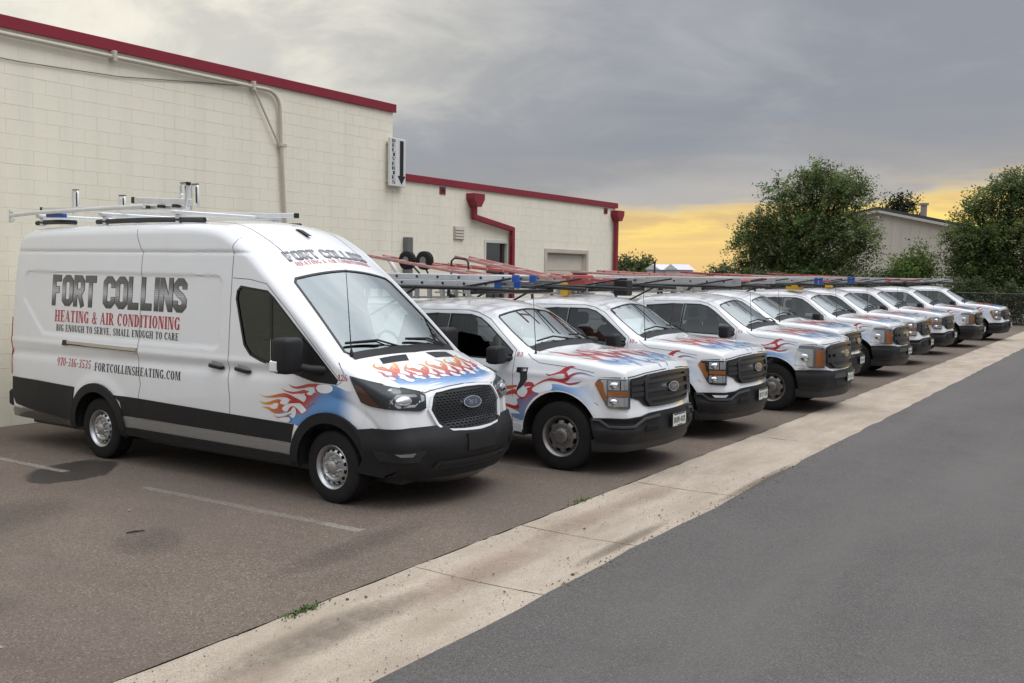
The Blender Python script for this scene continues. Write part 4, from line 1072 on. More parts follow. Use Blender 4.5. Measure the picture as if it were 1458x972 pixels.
def build_van():
    root = empty('cargo_van', (0, 0, 0), radians(-1.376))
    tag(root, 'white high-roof cargo van with flame graphics and block lettering, parked beside the pickups', 'van')
    out = [(-5.69, .46, .03, .06), (-5.71, .8, .03, .08), (-5.70, 1.6, .03, .09), (-5.67, 2.2, .04, .10), (-5.63, 2.50, .05, .11), (-5.55, 2.65, .05, .12), (-5.38, 2.715, .05, .13),
           (-5.1, 2.735, .05, .13), (-4.2, 2.755, .05, .13), (-2.6, 2.765, .05, .13), (-2.05, 2.755, .06, .13), (-1.68, 2.70, .07, .13), (-1.3, 2.51, .09, .12), (-1.0, 2.28, .12, .10), (-.85, 2.16, .13, .085),
           (-.4, 1.785, .15, .065), (.03, 1.42, .15, .065), (.14, 1.365, .10, .075), (.40, 1.265, .065, .09), (.62, 1.185, .06, .10), (.715, 1.115, .11, .10), (.765, .98, .15, .11), (.80, .78, .18, .12),
           (.85, .66, .19, .13), (.86, .5, .19, .13), (.83, .38, .18, .12), (.72, .31, .15, .10)]
    P = lerp_tab([(-5.75, .955), (-5.55, .985), (-5.2, 1.005), (-4.2, 1.015), (-3., 1.02), (-1.5, 1.02), (-.4, 1.015), (.1, 1.005), (.4, .985), (.62, .955), (.8, .91), (.95, .86)])
    T = lerp_tab([(.25, .955), (.45, .985), (.7, 1.), (1.0, 1.005), (1.25, 1.), (1.5, .988), (1.9, .962), (2.2, .938), (2.5, .905), (2.8, .865)])
    def rbox(U, Z, u0, u1, z0, z1, r, cham=0.):
        qx = np.abs(U - (u0 + u1) / 2) - (u1 - u0) / 2 + r; qz = np.abs(Z - (z0 + z1) / 2) - (z1 - z0) / 2 + r
        d = np.sqrt(np.maximum(qx, 0) ** 2 + np.maximum(qz, 0) ** 2) + np.minimum(np.maximum(qx, qz), 0) - r
        if cham:
            d = np.maximum(d, ((u0 + cham - U) + (z0 + cham - Z) * 1.15) * .66)
        return d
    def feats(U, Z):
        f = -.014 * (1 - sstep(rbox(U, Z, -5.36, -1.63, 1.425, 2.19, .09, .22), -.011, .009))
        f += -.013 * np.exp(-((Z - 2.437) / .014) ** 2) * (1 - sstep(U, -1.35, -1.1)) * sstep(U, -5.6, -5.5)
        f += .006 * sstep(Z, 2.45, 2.48) * (1 - sstep(U, -1.6, -1.2))
        f += -.020 * np.exp(-((Z - 1.20 - .012 * (U + 3)) / .055) ** 2) * (1 - sstep(U, -.9, -.3))
        f += .010 * np.exp(-((Z - 1.315) / .03) ** 2) * (1 - sstep(U, -.9, -.2))
        for uc in (-3.75, 0.):
            d = np.sqrt((U - uc) ** 2 + (Z - .36) ** 2)
            f += .020 * sstep(d, .66, .56) if False else .020 * (1 - sstep(d, .54, .70))
        f += -.010 * np.exp(-((np.sqrt((U - .0) ** 2 + (Z - .30) ** 2) - .74) / .03) ** 2) * sstep(U, -.05, .1)
        return f
    bm = car_body(out, P, T, .33, feats, .024, 118, 40)
    S = Surf(bm)
    side = pj_side()
    # cutters --------------------------------------------------------
    cuts = []
    for uc in (-3.75, 0.):
        c = bmesh.new()
        for sg in (1, -1): b_lathe(c, [(-sg * .62, .001), (-sg * .62, .435), (-sg * 1.3, .435), (-sg * 1.3, .001)], 48, 'X', (0, -uc, .365))
        cuts.append(c)
    cab = bmesh.new()       # cabin space
    prof = [(-1.62, .62), (-1.62, 2.52), (-1.38, 2.46), (-1.0, 2.19), (-.82, 2.03), (-.08, 1.40), (.05, 1.20), (.05, .62)]
    A = []
    for sg in (1, -1):
        A.append([cab.verts.new(L(u, sg * (.955 if z < 1.5 else .955 - (z - 1.5) * .115), z)) for u, z in prof])
    n = len(prof)
    for i in range(n): cab.faces.new((A[0][i], A[0][(i + 1) % n], A[1][(i + 1) % n], A[1][i]))
    cab.faces.new(A[0][::-1]); cab.faces.new(A[1])
    cuts.append(cab)
    win = [(-1.375, 2.04), (-1.33, 2.085), (-.93, 2.045), (-.84, 1.985), (-.40, 1.62), (.075, 1.215), (.06, 1.185), (-.22, 1.19), (-.98, 1.345), (-1.14, 1.395), (-1.235, 1.49), (-1.385, 1.96)]
    c = bmesh.new(); b_prism(c, [(-u, z) for u, z in win], -1.3, -.80, 'YZ'); cuts.append(c)
    c = bmesh.new(); b_prism(c, [(-u, z) for u, z in win], .80, 1.3, 'YZ'); cuts.append(c)
    ws = [(-.80, .035), (-.45, -.005), (0, -.02), (.45, -.005), (.80, .035), (.835, .08), (.79, .6), (.745, 1.10), (.70, 1.155), (0, 1.19), (-.70, 1.155), (-.745, 1.10), (-.79, .6), (-.835, .08)]
    wsp = pj_slope(.09, 1.45, -.78, 2.19)
    c = bmesh.new()
    e = Vector((-.87, .74)).normalized(); nn = Vector((.74, .87)).normalized()
    A = [c.verts.new(L(.09 + e.x * b + nn.x * .5, a, 1.45 + e.y * b + nn.y * .5)) for a, b in ws]
    B = [c.verts.new(L(.09 + e.x * b - nn.x * .16, a, 1.45 + e.y * b - nn.y * .16)) for a, b in ws]
    c.faces.new(A); c.faces.new(B[::-1])
    for i in range(len(ws)): c.faces.new((A[i], B[i], B[(i + 1) % len(ws)], A[(i + 1) % len(ws)]))
    cuts.append(c)
    doors = {'sliding_door': [(-2.995, .56), (-2.995, 2.42), (-1.475, 2.40), (-1.475, .56)],
             'front_door': [(-1.46, .56), (-1.47, 2.17), (-.95, 2.12), (-.60, 1.84), (.13, 1.20), (-.10, 1.05), (-.36, .88), (-.50, .56)]}
    parts = finish_body(bm, cuts, doors, lambda u, v, z: WHITE if z > .405 + (.05 if u < -3.3 else 0) else (.02, .02, .021), root, PAINT)
    bm.free()
    fd, sdr = parts['front_door'], parts['sliding_door']
    # glass ----------------------------------------------------------
    conform('side_window', [win], S, side, -.008, GLASS_SIDE, fd, .12)
    conform('windshield', [ws], S, wsp, -.006, GLASS_WS, root, .07)
    conform('window_seal', strip(win + [win[0]], .026), S, side, .0015, SEAL, fd, .1)
    conform('window_pillar', [[(-.90, 2.01), (-.86, 2.0), (-.80, 1.26), (-.85, 1.27)]], S, side, -.004, SEAL, fd, .1)
    conform('mirror_sail', [[(-.42, 1.60), (.085, 1.20), (.06, 1.18), (-.22, 1.185), (-.40, 1.22)]], S, side, .004, BLACKP, fd, .1, thick=.01)
    conform('windshield_seal', strip(ws + [ws[0]], .028), S, wsp, .002, SEAL, root, .07)
    conform('windshield_shade', [[(-.73, 1.02), (.73, 1.02), (.70, 1.155), (0, 1.19), (-.70, 1.155)]], S, wsp, -.010, glass_mat('shade_band', (.12, .13, .13), .1), root, .1)
    # cowl and wipers
    conform('cowl', [[(-.80, -.05), (0, -.10), (.80, -.05), (.82, .05), (.45, .01), (0, -.005), (-.45, .01), (-.82, .05)]], S, wsp, .004, BLACKP, root, .08)
    for a0, b0, a1, b1 in ((.10, -.01, .78, .16), (-.62, .0, .04, .06)):
        o0, d0 = wsp(a0, b0); p0, n0 = S.hit(o0, d0); o1, d1 = wsp(a1, b1); p1, n1 = S.hit(o1, d1)
        om, dm = wsp((a0 + a1) / 2, (b0 + b1) / 2 + .01); pm, nm = S.hit(om, dm)
        wp = tube('wiper', [p0 + n0 * .02, pm + nm * .045, p1 + n1 * .03], .011, BLACKP, root, 6)
        tube('wiper_blade', [p0.lerp(p1, .25) + n0 * .02, pm + nm * .02, p1 + n1 * .018], .008, RUBBER, wp, 5)
    # interior -------------------------------------------------------
    box('dashboard', -.86, .86, .02, .44, .9, 1.33, INTERIOR, root, .06)
    for sv in (.45, -.45):
        s_ = box('seat', -sv - .25, -sv + .25, .75, 1.3, .75, 1.0, SEATM, root, .05)
        box('seat_back', -sv - .24, -sv + .24, 1.22, 1.40, 1.0, 1.62, SEATM, s_, .06)
        box('head_rest', -sv - .13, -sv + .13, 1.24, 1.36, 1.66, 1.88, SEATM, s_, .05)
    bmw = bmesh.new(); b_tube(bmw, [Vector((.45 + .19 * cos(t), .52 + .06 * sin(t), 1.42 + .18 * sin(t))) for t in [2 * pi * k / 24 for k in range(24)]], .016, 6, True)
    b_box(bmw, .40, .50, .45, .56, 1.37, 1.46); from_bm('steering_wheel', bmw, INTERIOR, root, 40)
    box('papers', -.28, .02, .12, .34, 1.332, 1.342, PAPER, root)
    # seams ----------------------------------------------------------
    conform('door_seam', strip([(-3.15, 2.70), (-3.10, 2.58), (-2.998, 2.43), (-2.995, 1.2), (-2.94, .95), (-2.985, .80), (-2.985, .56)], .007), S, side, .0012, SEAM, root, .025)
    conform('door_seam', strip([(-1.47, 2.60), (-1.50, 2.50), (-1.475, 2.42), (-1.468, 1.1), (-1.44, .9), (-1.455, .56)], .007), S, side, .0012, SEAM, root, .025)
    conform('door_seam', strip([(-1.46, 2.175), (-1.2, 2.165), (-.95, 2.125), (-.60, 1.845), (.13, 1.205)], .006), S, side, .0012, SEAM, root, .025)
    conform('door_seam', strip([(.13, 1.20), (-.05, 1.10), (-.20, .98), (-.33, .90)], .006), S, side, .0012, SEAM, root, .025)
    conform('hood_seam', strip([(.06, 1.385), (.14, 1.31), (.165, 1.275)], .006), S, side, .0012, SEAM, root, .025)
    conform('roof_seam', strip([(.56, -1.0), (.60, -1.6), (.62, -2.4), (.62, -5.2)], .012), S, pj_top, .0012, SEAM, root, .1)
    conform('roof_seam', strip([(-.56, -1.0), (-.60, -1.6), (-.62, -2.4), (-.62, -5.2)], .012), S, pj_top, .0012, SEAM, root, .1)
    # cladding -------------------------------------------------------
    def arc(uc, zc, r, a0, a1, k=22): return [(uc + r * cos(radians(a0 + (a1 - a0) * i / k)), zc + r * sin(radians(a0 + (a1 - a0) * i / k))) for i in range(k + 1)]
    for uc, a0, a1 in ((0., 12, 196), (-3.75, -4, 192)):
        o_ = arc(uc, .365, .535, a0, a1); i_ = arc(uc, .365, .432, a0, a1)
        conform('wheel_arch', [[o_[k], i_[k], i_[k + 1], o_[k + 1]] for k in range(len(o_) - 1)], S, side, .030, BLACKP, root, .2, thick=.045, layers=1)
    conform('rear_cladding', [[(-5.60, .845), (-5.0, .84), (-4.22, .815), (-4.25, .5), (-4.27, .40), (-5.2, .46), (-5.55, .50), (-5.63, .6)]], S, side, .014, BLACKP, root, .12, thick=.02)
    conform('side_cladding', [[(-3.26, .60), (-3.30, .72), (-3.42, .785), (-3.0, .783), (-1.47, .752), (-.49, .735), (-.52, .6), (-.53, .545), (-3.28, .56)]], S, side, .012, BLACKP, root, .12, thick=.018)
    conform('sill_step', [[(-3.27, .552), (-.53, .535), (-.53, .425), (-3.27, .435)]], S, side, .010, DIAMOND, root, .12, thick=.016)
    conform('sill', [[(-3.25, .43), (-.52, .42), (-.52, .345), (-3.25, .35)]], S, side, .022, BLACKP, root, .2, thick=.03)
    # bumper: wraps round the nose ------------------------------------
    tb = lambda u, v: TH(u, v)
    top = [(tb(.42, .95), .565), (tb(.38, .98), .70), (tb(.30, 1.0), .765), (tb(.50, .96), .79), (32, .80), (24, .80), (20, .79), (16, .735), (0, .715)]
    bot = [(0, .315), (20, .315), (35, .32), (45, .33), (60, .36), (tb(.37, .98), .42)]
    poly = top + bot
    poly_l = [(-a, z) for a, z in reversed(top[:-1])]
    full = [(-a, z) for a, z in bot[1:]][::-1]
    ring = top + [(-a, z) for a, z in top[:-1]][::-1] + [(-a, z) for a, z in bot[1:]][::-1] + bot[:1] + bot[1:]
    bump = conform('front_bumper', [ring], S, pj_wrap, .028, BLACKP, root, 3.0, .05, thick=.04,
                   fz=lambda a, z: .022 * math.exp(-((z - .62) / .10) ** 2) - .02 * max(0, 1 - abs(z - .44) / .05) * (abs(a) < 30))
    lowg = [(-24, .47), (24, .47), (27, .39), (-27, .39)]
    conform('lower_intake', [lowg], S, pj_wrap, .034, SEAL, bump, 3., .04)
    for z in (.405, .445): conform('intake_bar', [[(-23, z - .006), (23, z - .006), (23, z + .006), (-23, z + .006)]], S, pj_wrap, .045, BLACKP, bump, 3., .05, thick=.02)
    conform('plate_holder', [[(-9.5, .695), (9.5, .695), (9.5, .545), (-9.5, .545)]], S, pj_wrap, .062, BLACKP, bump, 3., .06, thick=.03)
    for sg in (1, -1):
        fa = lambda pts: [(sg * a, z) for a, z in pts]
        conform('fog_lamp_bezel', strip(fa([(29, .605), (49, .595), (46, .50), (33, .49), (29, .605)]), .022 * 0 + .9) if False else [fa([(28, .612), (50, .602), (47, .492), (33, .482)])], S, pj_wrap, .046, SEAL, bump, 3., .03, thick=.03)
        conform('fog_lamp', [fa([(34.5, .570), (41.0, .567), (39.5, .542), (35.5, .540)])], S, pj_wrap, .052, mat('fog_glass', (.22, .22, .225), .2, .5), bump, 2., .02, thick=.02)
    # grille ---------------------------------------------------------
    g = [(-22.0, 1.108), (-11, 1.126), (0, 1.132), (11, 1.126), (22.0, 1.108), (24.2, 1.07), (26.3, .95), (22.6, .80), (20.0, .748), (10, .732), (0, .728), (-10, .732), (-20.0, .748), (-22.6, .80), (-26.3, .95), (-24.2, 1.07)]
    gr = conform('grille', [g], S, pj_wrap, .012, SEAL, root, 2.5, .04)
    gm = conform('grille_surround', strip(g + [g[0]], .042 * 0 + .035), S, pj_wrap, .030, PAINTC, gr, 2.5, .04, thick=.04) if False else None
    def strip_aniso(pts, wa, wb):
        # ribbon in (degrees, metres): work in metres then scale back
        k = 1.15 * pi / 180
        return [[(p[0] / k, p[1]) for p in q] for q in strip([(a * k, b) for a, b in pts], wa)]
    conform('grille_surround', strip_aniso(g + [g[0]], .022, 0), S, pj_wrap, .030, mat('white_trim', WHITE, .3, coat=.8), gr, 2.5, .04, thick=.04, layers=1)
    gi = [(a * .93, .91 + (z - .91) * .90) for a, z in g]
    def inside(a, z):
        r = False
        for i in range(len(gi)):
            (x0, y0), (x1, y1) = gi[i], gi[i - 1]
            if (y0 > z) != (y1 > z) and a < (x1 - x0) * (z - y0) / (y1 - y0) + x0: r = not r
        return r
    mesh_polys = []; k = 1.15 * pi / 180
    row = 0; z = .745
    while z < 1.12:                                # honeycomb bars
        a = -26. + (row % 2) * 1.25
        while a < 26:
            if inside(a, z) and inside(a + 1.25, z + .012):
                mesh_polys += [[(p[0] / k, p[1]) for p in q] for q in strip([(a * k, z), ((a + 1.25) * k, z + .012), ((a + 2.5) * k, z)], .0065)]
            a += 2.5
        z += .024; row += 1
    conform('grille_mesh', mesh_polys, S, pj_wrap, .024, GLOSSB, gr, 8., .2, thick=.012, layers=1)
    ford_badge(gr, S, pj_wrap, 0., .975, 6.8, .054, .045)
    # head lamps -----------------------------------------------------
    def bulb(par, a0, z0, ra, rz):
        conform('lamp_bulb', [[(a0 + ra * cos(2 * pi * i / 16), z0 + rz * sin(2 * pi * i / 16)) for i in range(16)]], S, pj_wrap, .012, CHROME, par, ra / 2.5, rz / 2.5, fz=lambda a, z: .022 * max(0, 1 - ((a - a0) / ra) ** 2 - ((z - z0) / rz) ** 2) ** .5)
    for sg in (1, -1):
        fa = lambda pts: [(sg * a, z) for a, z in pts]
        h = [(TH(.20, .93), 1.268), (TH(.42, .86), 1.215), (TH(.62, .74), 1.165), (TH(.74, .60), 1.125), (TH(.78, .56), 1.09), (TH(.78, .57), .97), (TH(.74, .62), .945), (TH(.58, .80), .975), (TH(.44, .92), 1.00), (TH(.36, .955), 1.03)]
        hl = conform('headlight', [fa(h)], S, pj_wrap, .006, mat('lamp_housing', (.035, .036, .038), .3), root, 3., .03)
        conform('lamp_reflector', [fa([(TH(.60, .78), 1.115), (TH(.72, .64), 1.10), (TH(.74, .60), 1.04), (TH(.70, .65), .985), (TH(.60, .77), .99), (TH(.55, .81), 1.05)])], S, pj_wrap, .010, LAMPCLR, hl, 2., .03,
                fz=lambda a, z: .006 * sin(z * 190))
        conform('lamp_reflector', [fa([(TH(.745, .595), 1.10), (TH(.77, .565), 1.085), (TH(.77, .57), 1.04), (TH(.75, .60), 1.03)])], S, pj_wrap, .010, LAMPCLR, hl, 2., .03)
        bulb(hl, sg * TH(.64, .73), 1.05, 3.6, .045)
        conform('turn_signal', [fa([(TH(.27, .945), 1.19), (TH(.34, .92), 1.17), (TH(.50, .87), 1.0), (TH(.44, .915), 1.005), (TH(.37, .95), 1.04)])], S, pj_wrap, .011, mat('dull_amber', (.22, .06, .025), .3, coat=.5), hl, 3., .03)
        conform('lamp_lens', [fa(h)], S, pj_wrap, .020, LENS, hl, 3., .03, thick=.018)
    hline = [(TH(.77, .58), 1.125), (27, 1.112), (23.5, 1.128), (11, 1.15), (0, 1.157)]
    conform('hood_line', strip_aniso(hline + [(-a, z) for a, z in hline[:-1]][::-1], .008, 0), S, pj_wrap, .002, SEAM, root, 1.5, .03)
    # hood vents
    for sg in (1, -1):
        conform('hood_vent', [[(sg * .16, .225), (sg * .54, .20), (sg * .58, .285), (sg * .22, .315)]], S, pj_top, .004, BLACKP, root, .06, thick=.01)
    # handles, rail, mirrors ------------------------------------------
    def handle(par, u0, z0, u1, z1):
        p0, n0 = S.hit(*side(u0, z0)); p1, n1 = S.hit(*side(u1, z1))
        q = conform('handle_cup', blob([(u0 + .03, z0 + .035), ((u0 + u1) / 2, (z0 + z1) / 2 + .045), (u1 - .02, z1 + .035), (u1 - .02, z1 - .03), ((u0 + u1) / 2, (z0 + z1) / 2 - .04), (u0 + .03, z0 - .03)]), S, side, .002, mat('handle_recess', (.45, .45, .45), .4), par, .05)
        b = bmesh.new(); b_tube(b, [p0 + n0 * .012, p0.lerp(p1, .12) + n0 * .035, p0.lerp(p1, .88) + n0 * .035, p1 + n1 * .012], [.014, .02, .02, .014], 8)
        from_bm('door_handle', b, BLACKP, par, 40)
    handle(sdr, -1.76, 1.255, -1.54, 1.235); handle(fd, -1.36, 1.24, -1.13, 1.215)
    conform('slide_rail', [[(-4.42, 1.365), (-3.005, 1.352), (-3.005, 1.30), (-4.42, 1.315)]], S, side, .016, mat('rail_grey', (.50, .47, .42), .3, .7), root, .12, thick=.025)
    conform('slide_rail_groove', [[(-4.40, 1.328), (-3.01, 1.316), (-3.01, 1.308), (-4.40, 1.319)]], S, side, .018, SEAL, root, .12)
    conform('slide_rail_end', [[(-4.44, 1.37), (-4.37, 1.37), (-4.34, 1.31), (-4.44, 1.31)]], S, side, .019, SEAL, root, .12, thick=.02)
    for sg in (1, -1):
        mir = box('wing_mirror', *sorted((-sg * 1.12, -sg * 1.37)), .24, .47, 1.27, 1.62, BLACKP, root, .05, seg=3)
        tube('mirror_arm', [L(-.10, sg * .98, 1.30), L(-.20, sg * 1.10, 1.31), L(-.32, sg * 1.18, 1.34)], [.05, .045, .045], BLACKP, mir)
        box('mirror_lamp', *sorted((-sg * 1.30, -sg * 1.378)), .36, .475, 1.285, 1.40, LAMPCLR, mir, .015)
        box('mirror_glass', *sorted((-sg * 1.14, -sg * 1.35)), .471, .475, 1.30, 1.60, CHROME, mir)
    # tail lamp
    conform('tail_lamp', [[(-5.70, 1.62), (-5.655, 1.60), (-5.635, .88), (-5.69, .86)]], S, side, .010, REDLENS, root, .1, thick=.015)
    box('rear_bumper', -.95, .95, 5.66, 5.80, .45, .66, BLACKP, root, .03)
    tube('exhaust_pipe', [L(-4.0, .80, .36), L(-4.36, .90, .36), L(-4.44, .93, .36)], .035, DARKM, root)
    # underbody
    box('floor_pan', -.78, .78, -.7, 5.5, .24, .36, SEAL, root)
    # graphics: flames -------------------------------------------------
    def fcol(u, z):
        tip = max(0, min(1, (-.56 - u) / .40))
        c = mixc(RED, ORG, tip * 1.5); c = mixc(c, YEL, (tip - .55) * 1.8 + (z - 1.0) * .8 if tip > .3 else 0)
        b = (u + .40 - (z - .95) * .9) / .20
        c = mixc(c, PUR, min(1, max(0, b * 1.1)) * .6); c = mixc(c, SINGLE_BLUE, (b - .35) * 1.5)
        if z < .84: c = mixc(c, SINGLE_BLUE, (u + .78) * 4)
        fade = sstep(np.array(u), .08, .34); top = 0.
        return mixc(c, WHITE, float(fade))
    FL = root
    mass = [(-.66, .945), (-.56, .965), (-.47, 1.0), (-.36, 1.03), (-.34, 1.06), (-.20, 1.075), (-.22, 1.13), (-.20, 1.168), (-.14, 1.165), (.02, 1.168), (.10, 1.150), (.20, 1.12), (.34, 1.13), (.42, 1.05), (.42, .9), (.38, .79), (.30, .80), (.0, .87), (-.25, .84), (-.40, .72), (-.47, .735), (-.60, .745), (-.60, .80), (-.60, .84), (-.70, .85), (-.74, .90)]
    conform('flame_ground', [mass], S, side, .0016, PRINT, FL, .022, colf=fcol, layers=1)
    T1 = [(-0.577, 1.132), (-0.534, 1.114), (-0.469, 1.105), (-0.383, 1.118), (-0.298, 1.139), (-0.193, 1.150)]
    T2 = [(-0.678, 1.082), (-0.61, 1.06), (-0.512, 1.049), (-0.426, 1.058), (-0.362, 1.073), (-0.277, 1.07)]
    T3 = [(-0.991, 0.997), (-0.9, 0.98), (-0.798, 0.989), (-0.698, 1.008), (-0.61, 1.017), (-0.534, 1.0), (-0.458, 0.972)]
    T4 = [(-0.997, 0.933), (-0.945, 0.913), (-0.866, 0.913), (-0.776, 0.934), (-0.709, 0.946), (-0.643, 0.933)]
    T5 = [(-0.957, 0.869), (-0.866, 0.867), (-0.799, 0.848), (-0.721, 0.848), (-0.643, 0.863)]
    T6 = [(-0.793, 0.802), (-0.721, 0.781), (-0.621, 0.794), (-0.534, 0.818)]
    tg = []
    for t, wd in ((T1, .034), (T2, .036), (T3, .046), (T4, .046), (T5, .058), (T6, .022)): tg += tongue(t, wd)
    tag(conform('flame_licks', tg, S, side, .0024, PRINT, FL, .03, colf=fcol, layers=3), kind='stuff')
    WB = [[(-0.33, 1.087), (-0.319, 1.11), (-0.277, 1.125), (-0.229, 1.118), (-0.219, 1.092), (-0.234, 1.06), (-0.277, 1.044), (-0.319, 1.057), (-0.303, 1.068), (-0.287, 1.086)],
          [(-0.534, 1.028), (-0.469, 1.042), (-0.383, 1.048), (-0.33, 1.029), (-0.329, 0.999), (-0.361, 0.971), (-0.404, 0.985), (-0.469, 1.006)],
          [(-0.687, 0.941), (-0.654, 0.975), (-0.632, 0.988), (-0.577, 0.989), (-0.561, 0.967), (-0.577, 0.939), (-0.621, 0.921), (-0.676, 0.924)],
          [(-0.821, 0.897), (-0.754, 0.927), (-0.715, 0.923), (-0.726, 0.886), (-0.765, 0.865), (-0.821, 0.87)],
          [(-0.66, 0.877), (-0.621, 0.915), (-0.555, 0.937), (-0.469, 0.948), (-0.404, 0.95), (-0.34, 0.913), (-0.313, 0.893), (-0.372, 0.857), (-0.425, 0.883), (-0.49, 0.915), (-0.545, 0.903), (-0.588, 0.856), (-0.632, 0.856)],
          [(-0.754, 0.813), (-0.621, 0.833), (-0.544, 0.864), (-0.512, 0.902), (-0.479, 0.901), (-0.463, 0.864), (-0.474, 0.824), (-0.501, 0.798), (-0.539, 0.806), (-0.555, 0.82), (-0.534, 0.83), (-0.523, 0.843), (-0.599, 0.82), (-0.687, 0.796)],
          [(-0.709, 0.774), (-0.566, 0.798), (-0.561, 0.754), (-0.643, 0.745)],
          [(-0.193, 1.12), (-0.182, 1.14), (-0.141, 1.159), (-0.027, 1.164), (0.019, 1.149), (0.019, 1.111), (-0.037, 1.084), (-0.109, 1.078), (-0.161, 1.089)]]
    tag(conform('flame_cutouts', [q for w_ in WB for q in blob(w_)], S, side, .0040, PRINT, FL, .03, colf=const(WHITE), layers=1), kind='stuff')
    # hood flames: blue band behind the grille, licks running back
    front = lambda v_: .86 - .34 * v_ * v_
    vs_ = np.linspace(-.74, .74, 15)
    band = [(x, front(x) + .01) for x in vs_] + [(x, front(x) - .235) for x in vs_[::-1]]
    def bcol(v, u):
        t = (front(v) - u) / .235          # 0 at the nose, 1 at the back of the band
        c = mixc(WHITE, SINGLE_BLUE, t * 3.2); return mixc(c, PUR, max(0, t - .72) * 1.6)
    conform('hood_band', [band], S, pj_top, .0014, PRINT, root, .03, colf=bcol, layers=1)
    lk = []; wb = []; rnd = random.Random(3)
    def hcol(v, u):
        t = (front(v) - .16 - u) / .34
        return mixc(mixc(mixc(PUR, RED, t * 3.2), ORG, (t - .32) * 2.2), YEL, (t - .62) * 2.4)
    def rib(pts, ws_):
        c = catmull(pts, 6); k = len(c); wv = np.interp(np.linspace(0, 1, k), np.linspace(0, 1, len(ws_)), ws_); A, B = stroke_poly(c, wv)
        return [[A[i], B[i], B[i + 1], A[i + 1]] for i in range(k - 1)]
    for i in range(9):
        v0 = -.66 + i * .165; s = 1 if i % 2 else -1; ub = front(v0) - .20; sc = rnd.uniform(.72, .95)
        F = lambda q: [(v0 + x * s, ub + y * sc) for x, y in q]
        # white bays eaten into the band, with a curl
        wb += [catmull(F([(.085, -.045), (.12, .0), (.115, .05), (.08, .085), (.035, .075), (.02, .04), (.045, .03), (.055, -.02)]), 4, closed=True)]
        wb += [catmull(F([(-.055, -.03), (-.03, .015), (-.04, .05), (-.07, .055), (-.09, .02), (-.08, -.02)]), 4, closed=True)]
        lk += rib(F([(.02, -.36), (-.05, -.29), (.0, -.20), (.07, -.12), (.02, -.03), (-.01, .04)]), [.003, .035, .05, .055, .05, .04])
        lk += rib(F([(.13, -.22), (.09, -.17), (.10, -.10), (.06, -.05)]), [.003, .028, .035, .03])
        lk += rib(F([(-.10, -.20), (-.065, -.14), (-.075, -.07), (-.02, -.01)]), [.003, .030, .042, .04])
        lk += rib(F([(-.02, -.27), (.03, -.24), (.045, -.17)]), [.003, .02, .02])
    tag(conform('hood_flames', lk, S, pj_top, .0022, PRINT, root, .05, colf=hcol, layers=5), kind='stuff')
    tag(conform('hood_cutouts', wb, S, pj_top, .0040, PRINT, root, .05, colf=const(WHITE), layers=1), kind='stuff')
    # lettering --------------------------------------------------------
    INK = mat('ink_black', (.014, .014, .015), .4, coat=.5); INKR = mat('ink_red', (.42, .02, .03), .4, coat=.5)
    INKG = mat('ink_plate', (.2, .2, .2), .4, coat=.5, attr=True)
    nt = INKG.node_tree; bs = nt.nodes['Principled BSDF']       # printed diamond-plate pattern
    tc = nt.nodes.new('ShaderNodeTexCoord'); ck = nt.nodes.new('ShaderNodeTexChecker'); mp = nt.nodes.new('ShaderNodeMapping')
    mp.inputs['Rotation'].default_value = (radians(45), 0, 0); nt.links.new(tc.outputs['Object'], mp.inputs[0]); nt.links.new(mp.outputs[0], ck.inputs[0])
    ck.inputs['Scale'].default_value = 64; ck.inputs[1].default_value = (1.2, 1.2, 1.2, 1); ck.inputs[2].default_value = (.72, .72, .72, 1)
    mu = nt.nodes.new('ShaderNodeMix'); mu.data_type = 'RGBA'; mu.blend_type = 'MULTIPLY'; mu.inputs[0].default_value = 1.
    vc = [n_ for n_ in nt.nodes if n_.type == 'VERTEX_COLOR'][0]
    nt.links.new(vc.outputs[0], mu.inputs[6]); nt.links.new(ck.outputs[0], mu.inputs[7]); nt.links.new(mu.outputs[2], bs.inputs['Base Color'])
    def plate_col(lo, hi):
        def f(a, b):
            t = (b - lo) / (hi - lo); x = abs(t - .48)
            g_ = .045 + .42 * math.exp(-(x / .20) ** 2) + .06 * t; return (g_, g_, g_ * 1.02)
        return f
    zt, zb_ = 2.15, 1.785
    block_letters(root, S, side, 'FORT COLLINS', -4.75, zb_, zt - zb_, 2.56, .070, .007, INK, INKG, plate_col(zb_, zt))
    tag(conform('lettering_red', slab_text('HEATING & AIR CONDITIONING', -4.67, 1.588, .140, 2.39), S, side, .0012, INKR, root, .10, .018), kind='stuff')
    tag(conform('lettering_motto', slab_text('BIG ENOUGH TO SERVE, SMALL ENOUGH TO CARE', -4.63, 1.472, .082, 2.33), S, side, .0012, INK, root, .10, .018), kind='stuff')
    tag(conform('phone_number', slab_text('970-316-3535', -4.58, 1.055, .098, .70), S, side, .0012, INKR, root, .10, .018), kind='stuff')
    tag(conform('web_address', slab_text('FORTCOLLINSHEATING.COM', -3.81, 1.040, .098, 1.58), S, side, .0012, INK, root, .10, .018), kind='stuff')
    tag(conform('unit_number', slab_text('126', .085, 1.215, .060, .125), S, side, .0012, INKR, root, .10, .018), kind='stuff')
    # lettering on the brow above the windshield (read from the front)
    brow = pj_slope(-.82, 2.20, -1.40, 2.66)
    mir_ = lambda polys: [[(-a, b) for a, b in q] for q in polys]
    block_letters(root, S, brow, 'FORT COLLINS', -.60, .235, .165, 1.22, .036, .004, INK, INKG, plate_col(.235, .40), mirror=True)
    tag(conform('brow_lettering_red', mir_(slab_text('HEATING & AIR CONDITIONING', -.56, .145, .068, 1.14)), S, brow, .0012, INKR, root, .10, .018), kind='stuff')
    # antenna ----------------------------------------------------------
    p_, n_ = S.hit(*pj_top(.80, .07))
